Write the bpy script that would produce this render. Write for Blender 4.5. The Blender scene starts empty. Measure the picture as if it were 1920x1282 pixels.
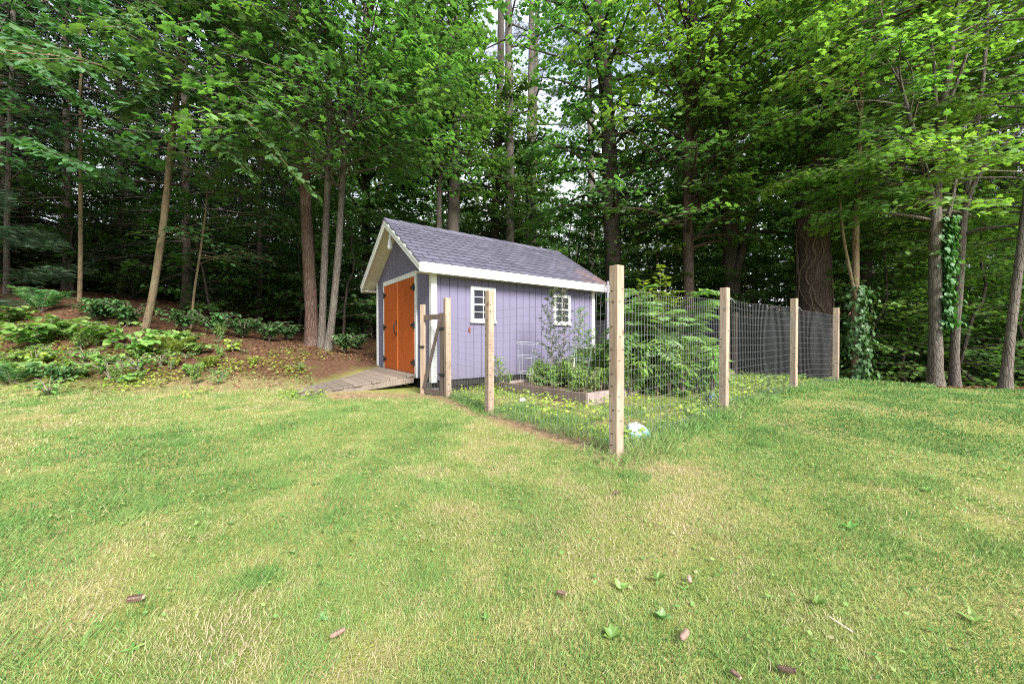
import bpy, math, random
import numpy as np
from math import radians as R, pi, sin, cos

S = bpy.context.scene
COL = S.collection
F0, CX, HY, CZ = 695.0, 960.0, 633.0, 1.1      # focal length / centre / horizon of the photograph, camera height
rng = np.random.default_rng(11)

# ------------------------------------------------------------------ helpers
def sm(t):
    t = np.clip(t, 0, 1); return t*t*(3-2*t)

def vnoise(x, y, sc, seed=0):
    r = np.random.default_rng(seed).random((256, 256))
    x = np.asarray(x, float)/sc+1000; y = np.asarray(y, float)/sc+1000
    xi = np.floor(x).astype(int); yi = np.floor(y).astype(int); fx = sm(x-xi); fy = sm(y-yi)
    g = lambda a, b: r[a % 256, b % 256]
    return (g(xi, yi)*(1-fx)+g(xi+1, yi)*fx)*(1-fy)+(g(xi, yi+1)*(1-fx)+g(xi+1, yi+1)*fx)*fy

def fnoise(x, y, sc, seed=0, oct=3):
    s = 0; a = 1; t = 0
    for k in range(oct):
        s = s+a*vnoise(x, y, sc/2**k, seed+k*7); t += a; a *= .55
    return s/t

def yedge(x):   # where the mown lawn ends
    return np.interp(x, [-30, -9, -4.2, -3.6, -3.2, -3, 2, 5.2, 6.6, 7, 9.2, 14, 30],
                     [6.1, 6.2, 6.25, 6.5, 7.6, 10.2, 11.5, 10.6, 8.4, 7.7, 6.85, 6.0, 5.6])

def gz(x, y):
    x = np.asarray(x, float); y = np.asarray(y, float)
    z = (.024+.010*sm((x-1.2)/2))*np.clip(y, 0, 6.5)*(1-.4*sm((x-5.2)/2.5))
    H = np.interp(x, [-30, -14, -10.5, -8.4, -5, -3.6, -2.6, -1.2], [2.6, 2.3, 1.75, 1.15, .68, .36, .06, 0])
    z = z+H*sm((y-5.6)/3.8)+.07*sm((-x-1.2)/1.6)*sm((y-4.2)/1.6)
    z = z+np.clip(y-9.5, 0, 30)*.03*sm((-x-2)/4)+np.clip(y-21, 0, 80)*.13
    d = y-yedge(x)
    z = z-.9*sm(d/5)*sm((x-2)/3)
    z = z+(vnoise(x, y, 1.7, 3)-.5)*.05+(vnoise(x, y, .6, 4)-.5)*.022
    return z

def W(u, v, Y):
    return np.array([(u-CX)/F0*Y, Y, CZ-(v-HY)/F0*Y])

def GP(u, v):    # ground point seen at a place of the photograph
    Y = 3.0
    for _ in range(60):
        z = float(gz((u-CX)/F0*Y, Y)); dv = max(v-HY, 4)
        Y = .5*Y+.5*max(.5, (CZ-z)*F0/dv)
    return np.array([(u-CX)/F0*Y, Y, float(gz((u-CX)/F0*Y, Y))])

def nrm(a):
    return a/np.maximum(np.linalg.norm(a, axis=-1, keepdims=True), 1e-9)

class G:
    def __init__(s): s.V = []; s.F = []; s.T = []; s.M = []; s.n = 0
    def add(s, V, F, tint=.5, mi=0):
        V = np.asarray(V, float).reshape(-1, 3)
        t = np.broadcast_to(np.asarray(tint, float), (len(V),))
        s.V.append(V); s.T.append(t)
        F = np.asarray(F, int)
        s.F.append(F+s.n); s.M.append(np.full(len(F), mi)); s.n += len(V); return s
    def box(s, lo, hi, tint=.5, mi=0):
        (a, b, c), (d, e, f) = lo, hi
        V = [(a, b, c), (d, b, c), (d, e, c), (a, e, c), (a, b, f), (d, b, f), (d, e, f), (a, e, f)]
        return s.add(V, BOXF, tint, mi)
    def bar(s, p, q, w, h, side=None, tint=.5, mi=0):
        p = np.array(p, float); q = np.array(q, float); t = nrm(q-p)
        if side is None: side = np.cross(t, [0, 0, 1]) if abs(t[2]) < .95 else np.array([1., 0, 0])
        a = nrm(np.asarray(side, float)); a = nrm(a-t*np.dot(a, t)); b = np.cross(t, a)
        V = [x+a*i*w/2+b*j*h/2 for x in (p, q) for i, j in ((-1, -1), (1, -1), (1, 1), (-1, 1))]
        return s.add(V, BOXF, tint, mi)
    def prism(s, poly, axis_from, axis_to, tint=.5, mi=0):      # poly: list of 3-D pts at axis_from offset
        P = np.asarray(poly, float); k = len(P)
        s.add(np.vstack([P+axis_from, P+axis_to]), [[i, (i+1) % k, (i+1) % k+k, i+k] for i in range(k)], tint, mi)
        n0 = s.n-2*k
        s.F.append(np.array([list(range(k))[::-1]])+n0); s.M.append(np.array([mi]))
        s.F.append(np.array([list(range(k, 2*k))])+n0); s.M.append(np.array([mi])); return s
    def tubes(s, P, Rr, seg=3, ref=(0, 0, 1), tint=.5, mi=0, cap=False, rough=0):
        P = np.asarray(P, float); Rr = np.asarray(Rr, float)
        if P.ndim == 2: P = P[None]; Rr = np.broadcast_to(Rr, P.shape[1])[None]
        B, K, _ = P.shape; Rr = np.broadcast_to(Rr, (B, K))
        t = nrm(np.gradient(P, axis=1)) if K > 1 else None
        a = nrm(np.cross(t, np.asarray(ref, float)+np.array([.013, .007, .011]))); b = np.cross(t, a)
        an = np.arange(seg)*2*pi/seg
        rr = Rr[:, :, None]*np.ones(seg)
        if rough: rr = rr*(1+rough*rng.normal(size=rr.shape))
        V = P[:, :, None, :]+rr[..., None]*(a[:, :, None, :]*np.cos(an)[:, None]+b[:, :, None, :]*np.sin(an)[:, None])
        idx = np.arange(B*K*seg).reshape(B, K, seg); nx = np.roll(idx, -1, axis=2)
        F = np.stack([idx[:, :-1], nx[:, :-1], nx[:, 1:], idx[:, 1:]], -1).reshape(-1, 4)
        tt = np.broadcast_to(np.asarray(tint, float).reshape(-1, 1, 1), (B, K, seg)).reshape(-1)
        s.add(V, F, tt, mi)
        if cap:
            n0 = s.n-B*K*seg
            for bb in range(B):
                s.F.append(idx[bb, 0][::-1][None]+n0); s.M.append(np.array([mi])); s.F.append(idx[bb, -1][None]+n0); s.M.append(np.array([mi]))
        return s
    def lathe(s, prof, o, seg=16, tint=.5, mi=0):
        an = np.arange(seg)*2*pi/seg; k = len(prof)
        V = np.array([[o[0]+r*np.cos(an), o[1]+r*np.sin(an), o[2]+z+0*an] for r, z in prof]).transpose(0, 2, 1).reshape(-1, 3)
        i = np.arange(k*seg).reshape(k, seg); n = np.roll(i, -1, axis=1)
        return s.add(V, np.stack([i[:-1], n[:-1], n[1:], i[1:]], -1).reshape(-1, 4), tint, mi)
    def leaves(s, P, D, N, L, Wd, tpl='kite', tint=.5, mi=0):
        tv, tf = TPL[tpl]; n = len(P)
        if n == 0: return s
        D = nrm(D); Sd = nrm(np.cross(N, D)); N = np.cross(D, Sd)
        L = np.broadcast_to(L, (n,))[:, None, None]; Wd = np.broadcast_to(Wd, (n,))[:, None, None]
        V = P[:, None]+D[:, None]*tv[:, 0][:, None]*L+Sd[:, None]*tv[:, 1][:, None]*Wd+N[:, None]*tv[:, 2][:, None]*L
        F = (np.arange(n)*len(tv))[:, None, None]+tf
        return s.add(V, F.reshape(-1, tf.shape[1]), np.repeat(np.broadcast_to(tint, (n,)), len(tv)), mi)
    def build(s, name, mats, parent=None, org=None, smooth=False):
        V = np.vstack(s.V)
        if org is not None: V = V-np.asarray(org)
        me = bpy.data.meshes.new(name); me.vertices.add(len(V)); me.vertices.foreach_set('co', V.ravel().astype(np.float32))
        lt = np.concatenate([np.full(len(f), f.shape[1]) for f in s.F]); li = np.concatenate([f.ravel() for f in s.F])
        me.loops.add(len(li)); me.loops.foreach_set('vertex_index', li.astype(np.int32))
        me.polygons.add(len(lt)); me.polygons.foreach_set('loop_start', np.concatenate([[0], np.cumsum(lt)[:-1]]).astype(np.int32))
        me.polygons.foreach_set('loop_total', lt.astype(np.int32))
        me.polygons.foreach_set('material_index', np.concatenate(s.M).astype(np.int32))
        me.polygons.foreach_set('use_smooth', np.full(len(lt), bool(smooth)))
        a = me.attributes.new('tint', 'FLOAT', 'POINT'); a.data.foreach_set('value', np.concatenate(s.T).astype(np.float32))
        for m in (mats if isinstance(mats, (list, tuple)) else [mats]): me.materials.append(m)
        me.update(calc_edges=True); me.validate()
        o = bpy.data.objects.new(name, me); COL.objects.link(o)
        if parent is not None: o.parent = parent
        elif org is not None: o.location = org
        return o
BOXF = [[0, 3, 2, 1], [4, 5, 6, 7], [0, 1, 5, 4], [1, 2, 6, 5], [2, 3, 7, 6], [3, 0, 4, 7]]
def _maple():
    o = [(0, 0), (.12, .28), (.10, .5), (.34, .36), (.55, .55), (.62, .24), (1, 0)]
    pts = o+[(a, -b) for a, b in o[-2:0:-1]]
    v = [(.35, 0, 0)]+[(a, b, -.10*abs(b)+(-.12*a*a)) for a, b in pts]; k = len(pts)
    return np.array(v), np.array([[0, 1+i, 1+(i+1) % k] for i in range(k)])
TPL = {'kite': (np.array([(0, 0, 0), (.42, .5, .06), (1, 0, -.08), (.42, -.5, .06)]), np.array([[0, 1, 2], [0, 2, 3]])),
       'oval': (np.array([(0, 0, 0), (.25, .42, .03), (.6, .42, .02), (1, 0, -.1), (.6, -.42, .02), (.25, -.42, .03), (.5, 0, -.03)]),
                np.array([[0, 1, 6], [1, 2, 6], [2, 3, 6], [3, 4, 6], [4, 5, 6], [5, 0, 6]])),
       'maple': _maple(),
       'blade': (np.array([(0, -.5, 0), (0, .5, 0), (.55, -.4, .10), (.55, .4, .10), (1, 0, -.05)]), np.array([[0, 1, 3], [0, 3, 2], [2, 3, 4]]))}

def tag(o, label=None, cat=None, group=None, kind=None):
    if label: o['label'] = label
    if cat: o['category'] = cat
    if group: o['group'] = group
    if kind: o['kind'] = kind
    return o
def thing(name, label, cat, loc=(0, 0, 0), rz=0, group=None):
    o = bpy.data.objects.new(name, None); COL.objects.link(o); o.location = loc; o.rotation_euler = (0, 0, rz)
    o.empty_display_size = .2
    return tag(o, label, cat, group)
def dup(r, loc, rz=0, sc=1, label=None):
    c = r.copy(); COL.objects.link(c); c.location = loc; c.rotation_euler = (0, 0, rz); c.scale = (sc, sc, sc) if not isinstance(sc, tuple) else sc
    if label: c['label'] = label
    for ch in list(r.children):
        k = ch.copy(); COL.objects.link(k); k.parent = c
        for g in list(ch.children):
            d = g.copy(); COL.objects.link(d); d.parent = k
    return c

# ------------------------------------------------------------------ materials
class NT:
    def __init__(s, name, rough=.8, spec=.3):
        s.m = bpy.data.materials.new(name); s.m.use_nodes = True; s.t = s.m.node_tree; s.b = s.t.nodes['Principled BSDF']
        s.b.inputs['Roughness'].default_value = rough; s.b.inputs['Specular IOR Level'].default_value = spec
    def n(s, typ, **kw):
        x = s.t.nodes.new(typ)
        for k, v in kw.items():
            if k.startswith('_'): setattr(x, k[1:], v)
            else:
                k = int(k[1:]) if k[0] == 'i' and k[1:].isdigit() else k.replace('__', ' ')
                if isinstance(v, bpy.types.NodeSocket): s.t.links.new(v, x.inputs[k])
                else: x.inputs[k].default_value = v
        return x
    def obj(s, sc=(1, 1, 1)):
        c = s.n('ShaderNodeTexCoord'); m = s.n('ShaderNodeMapping', Vector=c.outputs['Object'], Scale=sc); return m.outputs[0]
    def noise(s, sc, det=4, vec=None, rough=.6):
        v = vec if vec is not None else s.obj()
        return s.n('ShaderNodeTexNoise', Vector=v, Scale=sc, Detail=det, Roughness=rough).outputs['Fac']
    def attr(s, nm='tint'): return s.n('ShaderNodeAttribute', _attribute_name=nm).outputs['Fac']
    def ramp(s, fac, stops):
        r = s.n('ShaderNodeValToRGB', Fac=fac); e = r.color_ramp.elements
        while len(e) < len(stops): e.new(.5)
        for k, (p, c) in zip(e, stops): k.position = p; k.color = (*c, 1) if len(c) == 3 else c
        return r.outputs['Color']
    def mix(s, fac, a, b, mode='MIX'):
        x = s.n('ShaderNodeMix', _data_type='RGBA', _blend_type=mode)
        for k, v in ((0, fac), (6, a), (7, b)):
            if isinstance(v, bpy.types.NodeSocket): s.t.links.new(v, x.inputs[k])
            else: x.inputs[k].default_value = (*v, 1) if isinstance(v, tuple) and len(v) == 3 else v
        return x.outputs[2]
    def math(s, op, a, b=0., c=None):
        x = s.n('ShaderNodeMath', _operation=op, i0=a, i1=b); return x.outputs[0]
    def mr(s, v, a, b, c=0., d=1.): return s.n('ShaderNodeMapRange', Value=v, i1=a, i2=b, i3=c, i4=d).outputs[0]
    def color(s, c):
        if isinstance(c, bpy.types.NodeSocket): s.t.links.new(c, s.b.inputs['Base Color'])
        else: s.b.inputs['Base Color'].default_value = (*c, 1)
    def bump(s, h, st=.5, d=.01):
        x = s.n('ShaderNodeBump', Height=h, Strength=st, Distance=d); s.t.links.new(x.outputs[0], s.b.inputs['Normal'])

def plain(name, c, rough=.7, spec=.3, metal=0, var=.15, sc=30):
    m = NT(name, rough, spec); m.b.inputs['Metallic'].default_value = metal
    n = m.noise(sc); m.color(m.ramp(n, [(.3, tuple(x*(1-var) for x in c)), (.7, tuple(min(1, x*(1+var)) for x in c))])); return m.m

def leafmat(name, dark, mid, light, trans=.35, rough=.45, spec=.4):
    m = NT(name, rough, spec)
    c = m.ramp(m.attr(), [(0, dark), (.5, mid), (1, light)])
    oi = m.n('ShaderNodeObjectInfo').outputs['Random']
    h = m.n('ShaderNodeHueSaturation', Hue=m.mr(oi, 0, 1, .485, .515), Saturation=1., Value=m.mr(oi, 0, 1, .82, 1.15), Color=c).outputs[0]
    m.color(h)
    tr = m.n('ShaderNodeBsdfTranslucent', Color=m.mix(1., h, (1.15, 1.35, .55, 1), 'MULTIPLY'))
    ms = m.n('ShaderNodeMixShader', i0=trans, i1=m.b.outputs[0], i2=tr.outputs[0])
    m.t.links.new(ms.outputs[0], m.t.nodes['Material Output'].inputs['Surface']); return m.m

def bark(name, a, b, lich=(.2, .2, .17), st=.9, lf=.25):
    m = NT(name, .9, .15); v = m.obj((1, 1, .22)); n1 = m.noise(26, 6, v); n2 = m.noise(2.2, 4)
    vo = m.n('ShaderNodeTexVoronoi', Vector=v, Scale=22., _feature='DISTANCE_TO_EDGE').outputs['Distance']
    crack = m.mr(vo, 0., .12)
    c = m.mix(n1, a, b); c = m.mix(m.mr(crack, 0, 1, .55, 0), c, tuple(x*.35 for x in a))
    c = m.mix(m.mr(n2, .5, .72, 0, lf*2), c, lich); m.color(c)
    m.bump(m.math('ADD', m.math('MULTIPLY', crack, .6), n1), st, .02); return m.m

def lumber(name, a, b, dk, knots=True, wear=.3):
    m = NT(name, .75, .25)
    c = m.n('ShaderNodeTexCoord'); oi = m.n('ShaderNodeObjectInfo').outputs['Random']
    off = m.n('ShaderNodeVectorMath', _operation='ADD', i0=c.outputs['Object'], i1=m.n('ShaderNodeCombineXYZ', X=m.math('MULTIPLY', oi, 7.), Y=oi, Z=m.math('MULTIPLY', oi, 13.)).outputs[0]).outputs[0]
    v = m.n('ShaderNodeMapping', Vector=off, Scale=(9, 9, .55)).outputs[0]
    g = m.noise(6, 6, v, .65); col = m.ramp(g, [(.3, a), (.62, b)])
    big = m.noise(2.4, 3, off); col = m.mix(m.mr(big, .5, .75, 0, wear), col, dk)
    if knots:
        k = m.n('ShaderNodeTexVoronoi', Vector=m.n('ShaderNodeMapping', Vector=off, Scale=(1, 1, .55)).outputs[0], Scale=7.).outputs['Distance']
        col = m.mix(m.mr(k, .07, .17, .8, 0), col, tuple(x*.3 for x in a))
    col = m.mix(m.mr(m.math('ADD', m.attr(), 0.), .0, 1., .45, 0), col, tuple(x*.5 for x in dk))
    ck = m.noise(9, 3, m.n('ShaderNodeMapping', Vector=off, Scale=(16, 16, .35)).outputs[0], .5); col = m.mix(m.mr(ck, .66, .72, 0, .7), col, tuple(x*.35 for x in a))
    m.color(col); m.bump(m.math('SUBTRACT', g, m.mr(ck, .66, .72)), .4, .004); return m.m

# ground: moss / straw lawn, leaf litter, garden soil (weights are vertex attributes of the terrain)
gm = NT('ground', .95, .1)
v0 = gm.obj(); n1 = gm.noise(1.1, 5, v0); n2 = gm.noise(7, 6, v0); n3 = gm.noise(60, 4, v0)
lawn = gm.ramp(n1, [(.33, (.15, .20, .05)), (.47, (.25, .27, .075)), (.58, (.34, .31, .11)), (.72, (.36, .29, .14))])
lawn = gm.mix(gm.mr(n2, .45, .7, 0, .6), lawn, (.16, .20, .035)); lawn = gm.mix(gm.mr(n3, .35, .65, .4, 0), lawn, (.08, .08, .03))
lit = gm.ramp(gm.noise(26, 6, v0), [(.3, (.045, .024, .015)), (.5, (.115, .06, .036)), (.66, (.175, .10, .062)), (.8, (.27, .19, .12))])
lit = gm.mix(gm.mr(n2, .5, .68, 0, .5), lit, (.05, .03, .018))
lit = gm.mix(gm.mr(gm.noise(3.1, 5, v0), .56, .68, 0, .55), lit, (.10, .12, .03))
soil = gm.ramp(gm.noise(18, 6, v0), [(.32, (.12, .07, .045)), (.5, (.26, .17, .10)), (.7, (.38, .28, .17))])
gc = gm.mix(gm.attr('forest'), lawn, lit); gc = gm.mix(gm.attr('soil'), gc, soil); gm.color(gc)
gm.bump(gm.math('ADD', n3, gm.noise(140, 3, v0)), .8, .02)
M_ground = gm.m

# grass blades, tint 0 dark green .. .5 bright green .. 1 straw
g = NT('grass_blades', .6, .25)
c = g.ramp(g.attr(), [(0, (.075, .18, .045)), (.3, (.15, .29, .075)), (.55, (.265, .345, .11)), (.78, (.40, .365, .19)), (1, (.47, .385, .26))])
g.color(c); tr = g.n('ShaderNodeBsdfTranslucent', Color=c)
ms = g.n('ShaderNodeMixShader', i0=.3, i1=g.b.outputs[0], i2=tr.outputs[0]); g.t.links.new(ms.outputs[0], g.t.nodes['Material Output'].inputs['Surface'])
M_grass = g.m
M_litterleaf = leafmat('fallen_leaves', (.09, .035, .018), (.20, .09, .045), (.36, .24, .12), .15, .7, .2)

L_maple = leafmat('maple_leaves', (.052, .12, .04), (.105, .205, .066), (.205, .33, .095), .46)
L_lime = leafmat('lime_leaves', (.07, .145, .042), (.145, .255, .066), (.28, .39, .09), .5)
L_broad = leafmat('basswood_leaves', (.04, .10, .04), (.068, .16, .06), (.115, .235, .08), .32, .36, .6)
L_dim = leafmat('forest_leaves', (.035, .085, .022), (.062, .14, .032), (.11, .21, .045), .4)
L_hem = leafmat('hemlock_needles', (.009, .022, .010), (.016, .040, .014), (.028, .062, .019), .2, .55)
L_pine = leafmat('pine_needles', (.025, .055, .025), (.04, .085, .035), (.07, .12, .05), .2, .5)
L_weed = leafmat('weed_leaves', (.075, .165, .04), (.145, .28, .065), (.27, .39, .11), .38)
L_sumac = leafmat('sumac_leaflets', (.11, .225, .08), (.19, .345, .13), (.28, .43, .18), .42)
L_dkweed = leafmat('dark_weed_leaves', (.035, .06, .025), (.06, .10, .04), (.12, .17, .06), .25)
L_yel = leafmat('yellow_green_leaves', (.16, .22, .04), (.27, .34, .06), (.40, .44, .09), .4)
L_fern = leafmat('fern_leaflets', (.065, .15, .055), (.12, .25, .085), (.2, .34, .11), .35)
L_ivy = leafmat('ivy_leaves', (.045, .115, .04), (.08, .18, .06), (.13, .26, .08), .3)

B_grey = bark('grey_bark', (.10, .083, .07), (.175, .148, .125), (.20, .20, .16), .8)
B_red = bark('reddish_pine_bark', (.085, .052, .04), (.165, .105, .083), (.17, .145, .12), 1.)
B_tan = bark('smooth_tan_bark', (.135, .10, .062), (.22, .165, .10), (.20, .20, .125), .35)
B_dark = bark('dark_bark', (.055, .042, .034), (.10, .078, .065), (.10, .10, .08), .9)
B_oak = bark('oak_bark', (.075, .050, .040), (.14, .098, .08), (.14, .11, .09), 1.)
B_vine = bark('vine_bark', (.12, .085, .064), (.20, .15, .115), (.18, .15, .12), .6)
M_post = lumber('new_lumber', (.235, .16, .11), (.42, .32, .24), (.19, .135, .098), True, .5)
M_old = lumber('weathered_lumber', (.055, .041, .034), (.10, .078, .063), (.042, .033, .028))
M_deck = lumber('weathered_decking', (.155, .122, .098), (.25, .20, .165), (.115, .098, .075), False, .6)
M_bed = lumber('grey_bed_timber', (.20, .15, .135), (.34, .27, .25), (.14, .10, .09))
M_bedk = lumber('dark_bed_timber', (.11, .08, .068), (.19, .145, .125), (.08, .055, .045))  # darker brown timber for the left-hand board
M_white = plain('white_paint', (.66, .66, .65), .5, .35, 0, .04, 12)
M_cream = plain('cream_soffit_paint', (.56, .52, .41), .6, .3, 0, .05, 10)
M_black = plain('black_iron', (.012, .012, .013), .45, .5)
M_wire = plain('galvanised_wire', (.21, .215, .22), .4, .5, .4)
M_cage = plain('pale_cage_wire', (.46, .50, .52), .5, .4, .2)
M_block = plain('concrete_block', (.22, .21, .20), .9, .2, 0, .25)
M_dark = plain('near_black', (.03, .027, .025), .9, .2)
M_metal = plain('grey_metal_pole', (.20, .19, .22), .5, .5, .3)

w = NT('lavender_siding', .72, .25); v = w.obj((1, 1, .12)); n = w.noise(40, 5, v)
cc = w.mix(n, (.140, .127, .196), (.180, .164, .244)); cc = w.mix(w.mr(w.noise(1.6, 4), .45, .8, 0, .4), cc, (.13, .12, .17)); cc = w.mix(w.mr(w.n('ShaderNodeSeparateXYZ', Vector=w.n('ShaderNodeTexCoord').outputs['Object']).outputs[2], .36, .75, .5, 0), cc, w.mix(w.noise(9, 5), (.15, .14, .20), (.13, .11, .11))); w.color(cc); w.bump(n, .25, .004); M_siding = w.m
w = NT('orange_stained_door', .5, .35); v = w.obj((6, 14, .45)); n = w.noise(5, 6, v)
w.color(w.mix(m_ := w.mr(w.attr(), 0, 1), w.ramp(n, [(.3, (.30, .058, .009)), (.7, (.50, .112, .018))]), (.56, .165, .04))); w.bump(n, .2, .003); M_door = w.m
w = NT('shingles', .85, .25); n = w.noise(160, 3); n2 = w.noise(2.5, 4)
cc = w.ramp(w.attr(), [(0, (.035, .032, .042)), (.3, (.070, .066, .092)), (.75, (.112, .106, .145)), (.9, (.13, .125, .16)), (.92, (.26, .13, .07)), (1, (.34, .18, .10))])
cc = w.mix(w.mr(n, .3, .7, .35, 0), cc, (.04, .04, .05))
sx = w.n('ShaderNodeSeparateXYZ', Vector=w.n('ShaderNodeTexCoord').outputs['Object']); wn = w.noise(3.4, 6, w.obj((1, 1.6, 1)), .7)
rz_ = w.math('MULTIPLY', w.mr(sx.outputs[0], 2.5, 4.1), w.mr(sx.outputs[1], .95, .05))
cc = w.mix(w.mr(w.math('ADD', wn, w.math('MULTIPLY', rz_, .30)), .69, .80, 0, .32), cc, w.mix(w.noise(30, 3), (.16, .07, .035), (.36, .20, .12))); w.color(cc); w.bump(n, .5, .004); M_shingle = w.m
w = NT('window_glass', .08, .25); w.color((.02, .02, .028)); M_glass = w.m
w = NT('garden_netting', .8, .2); w.color((.016, .016, .02)); tp = w.n('ShaderNodeBsdfTransparent')
ms = w.n('ShaderNodeMixShader', i0=.8, i1=tp.outputs[0], i2=w.b.outputs[0]); w.t.links.new(ms.outputs[0], w.t.nodes['Material Output'].inputs['Surface']); M_net = w.m
M_soil = plain('bed_soil', (.10, .065, .042), .95, .1, 0, .4, 20)
M_cone = plain('pine_cone_scales', (.36, .25, .20), .8, .2, 0, .4, 60)
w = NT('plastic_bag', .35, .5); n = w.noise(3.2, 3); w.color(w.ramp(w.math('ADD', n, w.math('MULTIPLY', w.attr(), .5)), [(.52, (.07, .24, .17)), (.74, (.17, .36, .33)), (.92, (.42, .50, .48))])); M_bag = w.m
M_blue = plain('faded_blue_plastic', (.12, .20, .34), .5, .4)
M_rust = plain('rusty_red_iron', (.20, .06, .035), .8, .3)
M_hose = plain('dark_cord', (.03, .04, .03), .6, .3)
M_twig = plain('dead_twigs', (.20, .16, .13), .9, .2)
M_stick = plain('bleached_stick', (.55, .45, .34), .8, .2)

# ------------------------------------------------------------------ terrain
xs = np.unique(np.round(np.concatenate([np.linspace(-160, -30, 14), np.arange(-30, -12, .6), np.arange(-12, 12, .14), np.arange(12, 30, .6), np.linspace(30, 160, 14)]), 3))
ys = np.unique(np.round(np.concatenate([np.linspace(-60, -3, 12), np.arange(-3, 12, .13), np.arange(12, 40, .7), np.linspace(40, 180, 14)]), 3))
X, Y = np.meshgrid(xs, ys); Z = gz(X, Y)
FD = np.array([-.596, .803, 0]); SD = np.array([.803, .596, 0]); C0 = np.array([-1.366, 6.33, 0.])
P1 = np.array([.902, 3.2]); P0 = np.array([-.30, 4.85]); G1 = np.array([-1.035, 5.98]); G0 = np.array([-1.49, 6.2])
P2 = np.array([2.76, 4.82]); P3 = np.array([4.90, 6.44]); P4 = np.array([6.54, 7.48]); Q5 = np.array([4.3, 10.5]); R6 = np.array([1.3, 9.75])
def garden(x, y):       # inside the fence
    poly = [P1, P2, P3, P4, Q5, R6, (1.9, 8.8), C0[:2], G1, P0]; ins = np.zeros(np.shape(x), bool)
    for (ax, ay), (bx, by) in zip(poly, poly[1:]+poly[:1]):
        if ay == by: continue
        ins ^= ((ay > y) != (by > y)) & (x < (bx-ax)*(y-ay)/(by-ay)+ax)
    return ins
def segd(x, y, a, b):
    a = np.array(a[:2]); b = np.array(b[:2]); d = b-a; t = np.clip(((x-a[0])*d[0]+(y-a[1])*d[1])/(d@d), 0, 1)
    return np.hypot(x-a[0]-t*d[0], y-a[1]-t*d[1])
def forest_w(x, y):
    d = y-yedge(x)+(fnoise(x, y, .9, 20)-.5)*.9
    left = sm((-x-2.5)/1.)
    return sm((d+.55*left)/(.3+1.3*left))
def soil_w(x, y):
    n = fnoise(x, y, .7, 30)
    w = garden(x, y)*np.clip(.45+(n-.5)*2, 0, 1)
    e = np.minimum(segd(x, y, P1, P0), segd(x, y, P0, G0)); w = np.maximum(w, sm((.30-e)/.2)*np.clip(.45+.9*n, 0, 1))
    w = np.maximum(w, sm((.42-np.hypot(x-P1[0], y-P1[1]))/.3)*.85)
    e2 = segd(x, y, (-1.5, 5.9), (-2.6, 5.75)); w = np.maximum(w, sm((.45-e2)/.35)*.9)
    e3 = segd(x, y, (-6.5, 6.1), (-3.7, 6.4)); w = np.maximum(w, sm((.6-e3)/.5)*sm((n-.35)/.2)*.7)
    return np.clip(w, 0, 1)
def terrain(name, sel):
    idx = np.arange(X.size).reshape(X.shape)
    F = np.stack([idx[:-1, :-1], idx[:-1, 1:], idx[1:, 1:], idx[1:, :-1]], -1)[sel]
    u, inv = np.unique(F, return_inverse=True)
    g = G(); g.add(np.stack([X.ravel()[u], Y.ravel()[u], Z.ravel()[u]], 1), inv.reshape(-1, 4))
    o = g.build(name, M_ground, smooth=True); tag(o, kind='structure')
    fw = forest_w(X.ravel()[u], Y.ravel()[u]); sw = soil_w(X.ravel()[u], Y.ravel()[u])
    for nm, w_ in (('forest', fw), ('soil', sw)):
        a = o.data.attributes.new(nm, 'FLOAT', 'POINT'); a.data.foreach_set('value', w_.astype(np.float32))
xc = (X[:-1, :-1]+X[1:, 1:])/2; yc = (Y[:-1, :-1]+Y[1:, 1:])/2
mf = yc > yedge(xc)+(vnoise(xc, yc, .5, 77)-.5)*.5
terrain('lawn', ~mf); terrain('forest_floor', mf)

# ------------------------------------------------------------------ grass
def blades(n, d0, d1, pw, h, w, seed, fil, tintf, ang=1.08, lean=.8):
    r = np.random.default_rng(seed)
    e = pw+1; d = (r.random(n)*(d1**e-d0**e)+d0**e)**(1/e); a = (r.random(n)*2-1)*ang
    x = d*np.sin(a); y = d*np.cos(a); k = fil(x, y, r); x, y, d = x[k], y[k], d[k]; n = len(x)
    az = r.random(n)*2*pi*.8+fnoise(x, y, .5, seed+1)*7
    ln = lean*(.35+r.random(n)); D = np.stack([np.cos(az)*ln, np.sin(az)*ln, np.ones(n)], 1)
    fa = r.random(n)*2*pi; N = np.stack([np.cos(fa), np.sin(fa), .3+0*fa], 1)
    hh = h*(.45+r.random(n)*.9)*(.7+.7*fnoise(x, y, .8, seed+5)); ww = w*(.7+.6*r.random(n))*np.maximum(1, d/2.2)
    g = G(); g.leaves(np.stack([x, y, gz(x, y)-.004], 1), D, N, hh, ww, 'blade', np.clip(tintf(x, y, r, n), 0, 1)); return g
RAMP_A = C0[:2]-SD[:2]*.75+FD[:2]*1.6
def onramp(x, y):
    lx = (x-C0[0])*SD[0]+(y-C0[1])*SD[1]; ly = (x-C0[0])*FD[0]+(y-C0[1])*FD[1]
    return (lx > -1.55) & (lx < 4.2) & (ly > -.02) & (ly < 3.1)
def lawnfil(x, y, r):
    fw = forest_w(x, y); sw = soil_w(x, y)
    th = sm((fnoise(x, y, 1.3, 51)+.6*fnoise(x, y, .35, 52)-.83)/.2)*.5
    return (r.random(len(x)) > fw*1.05) & (r.random(len(x)) > sw*.93) & (r.random(len(x)) > th) & ~onramp(x, y)
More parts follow.
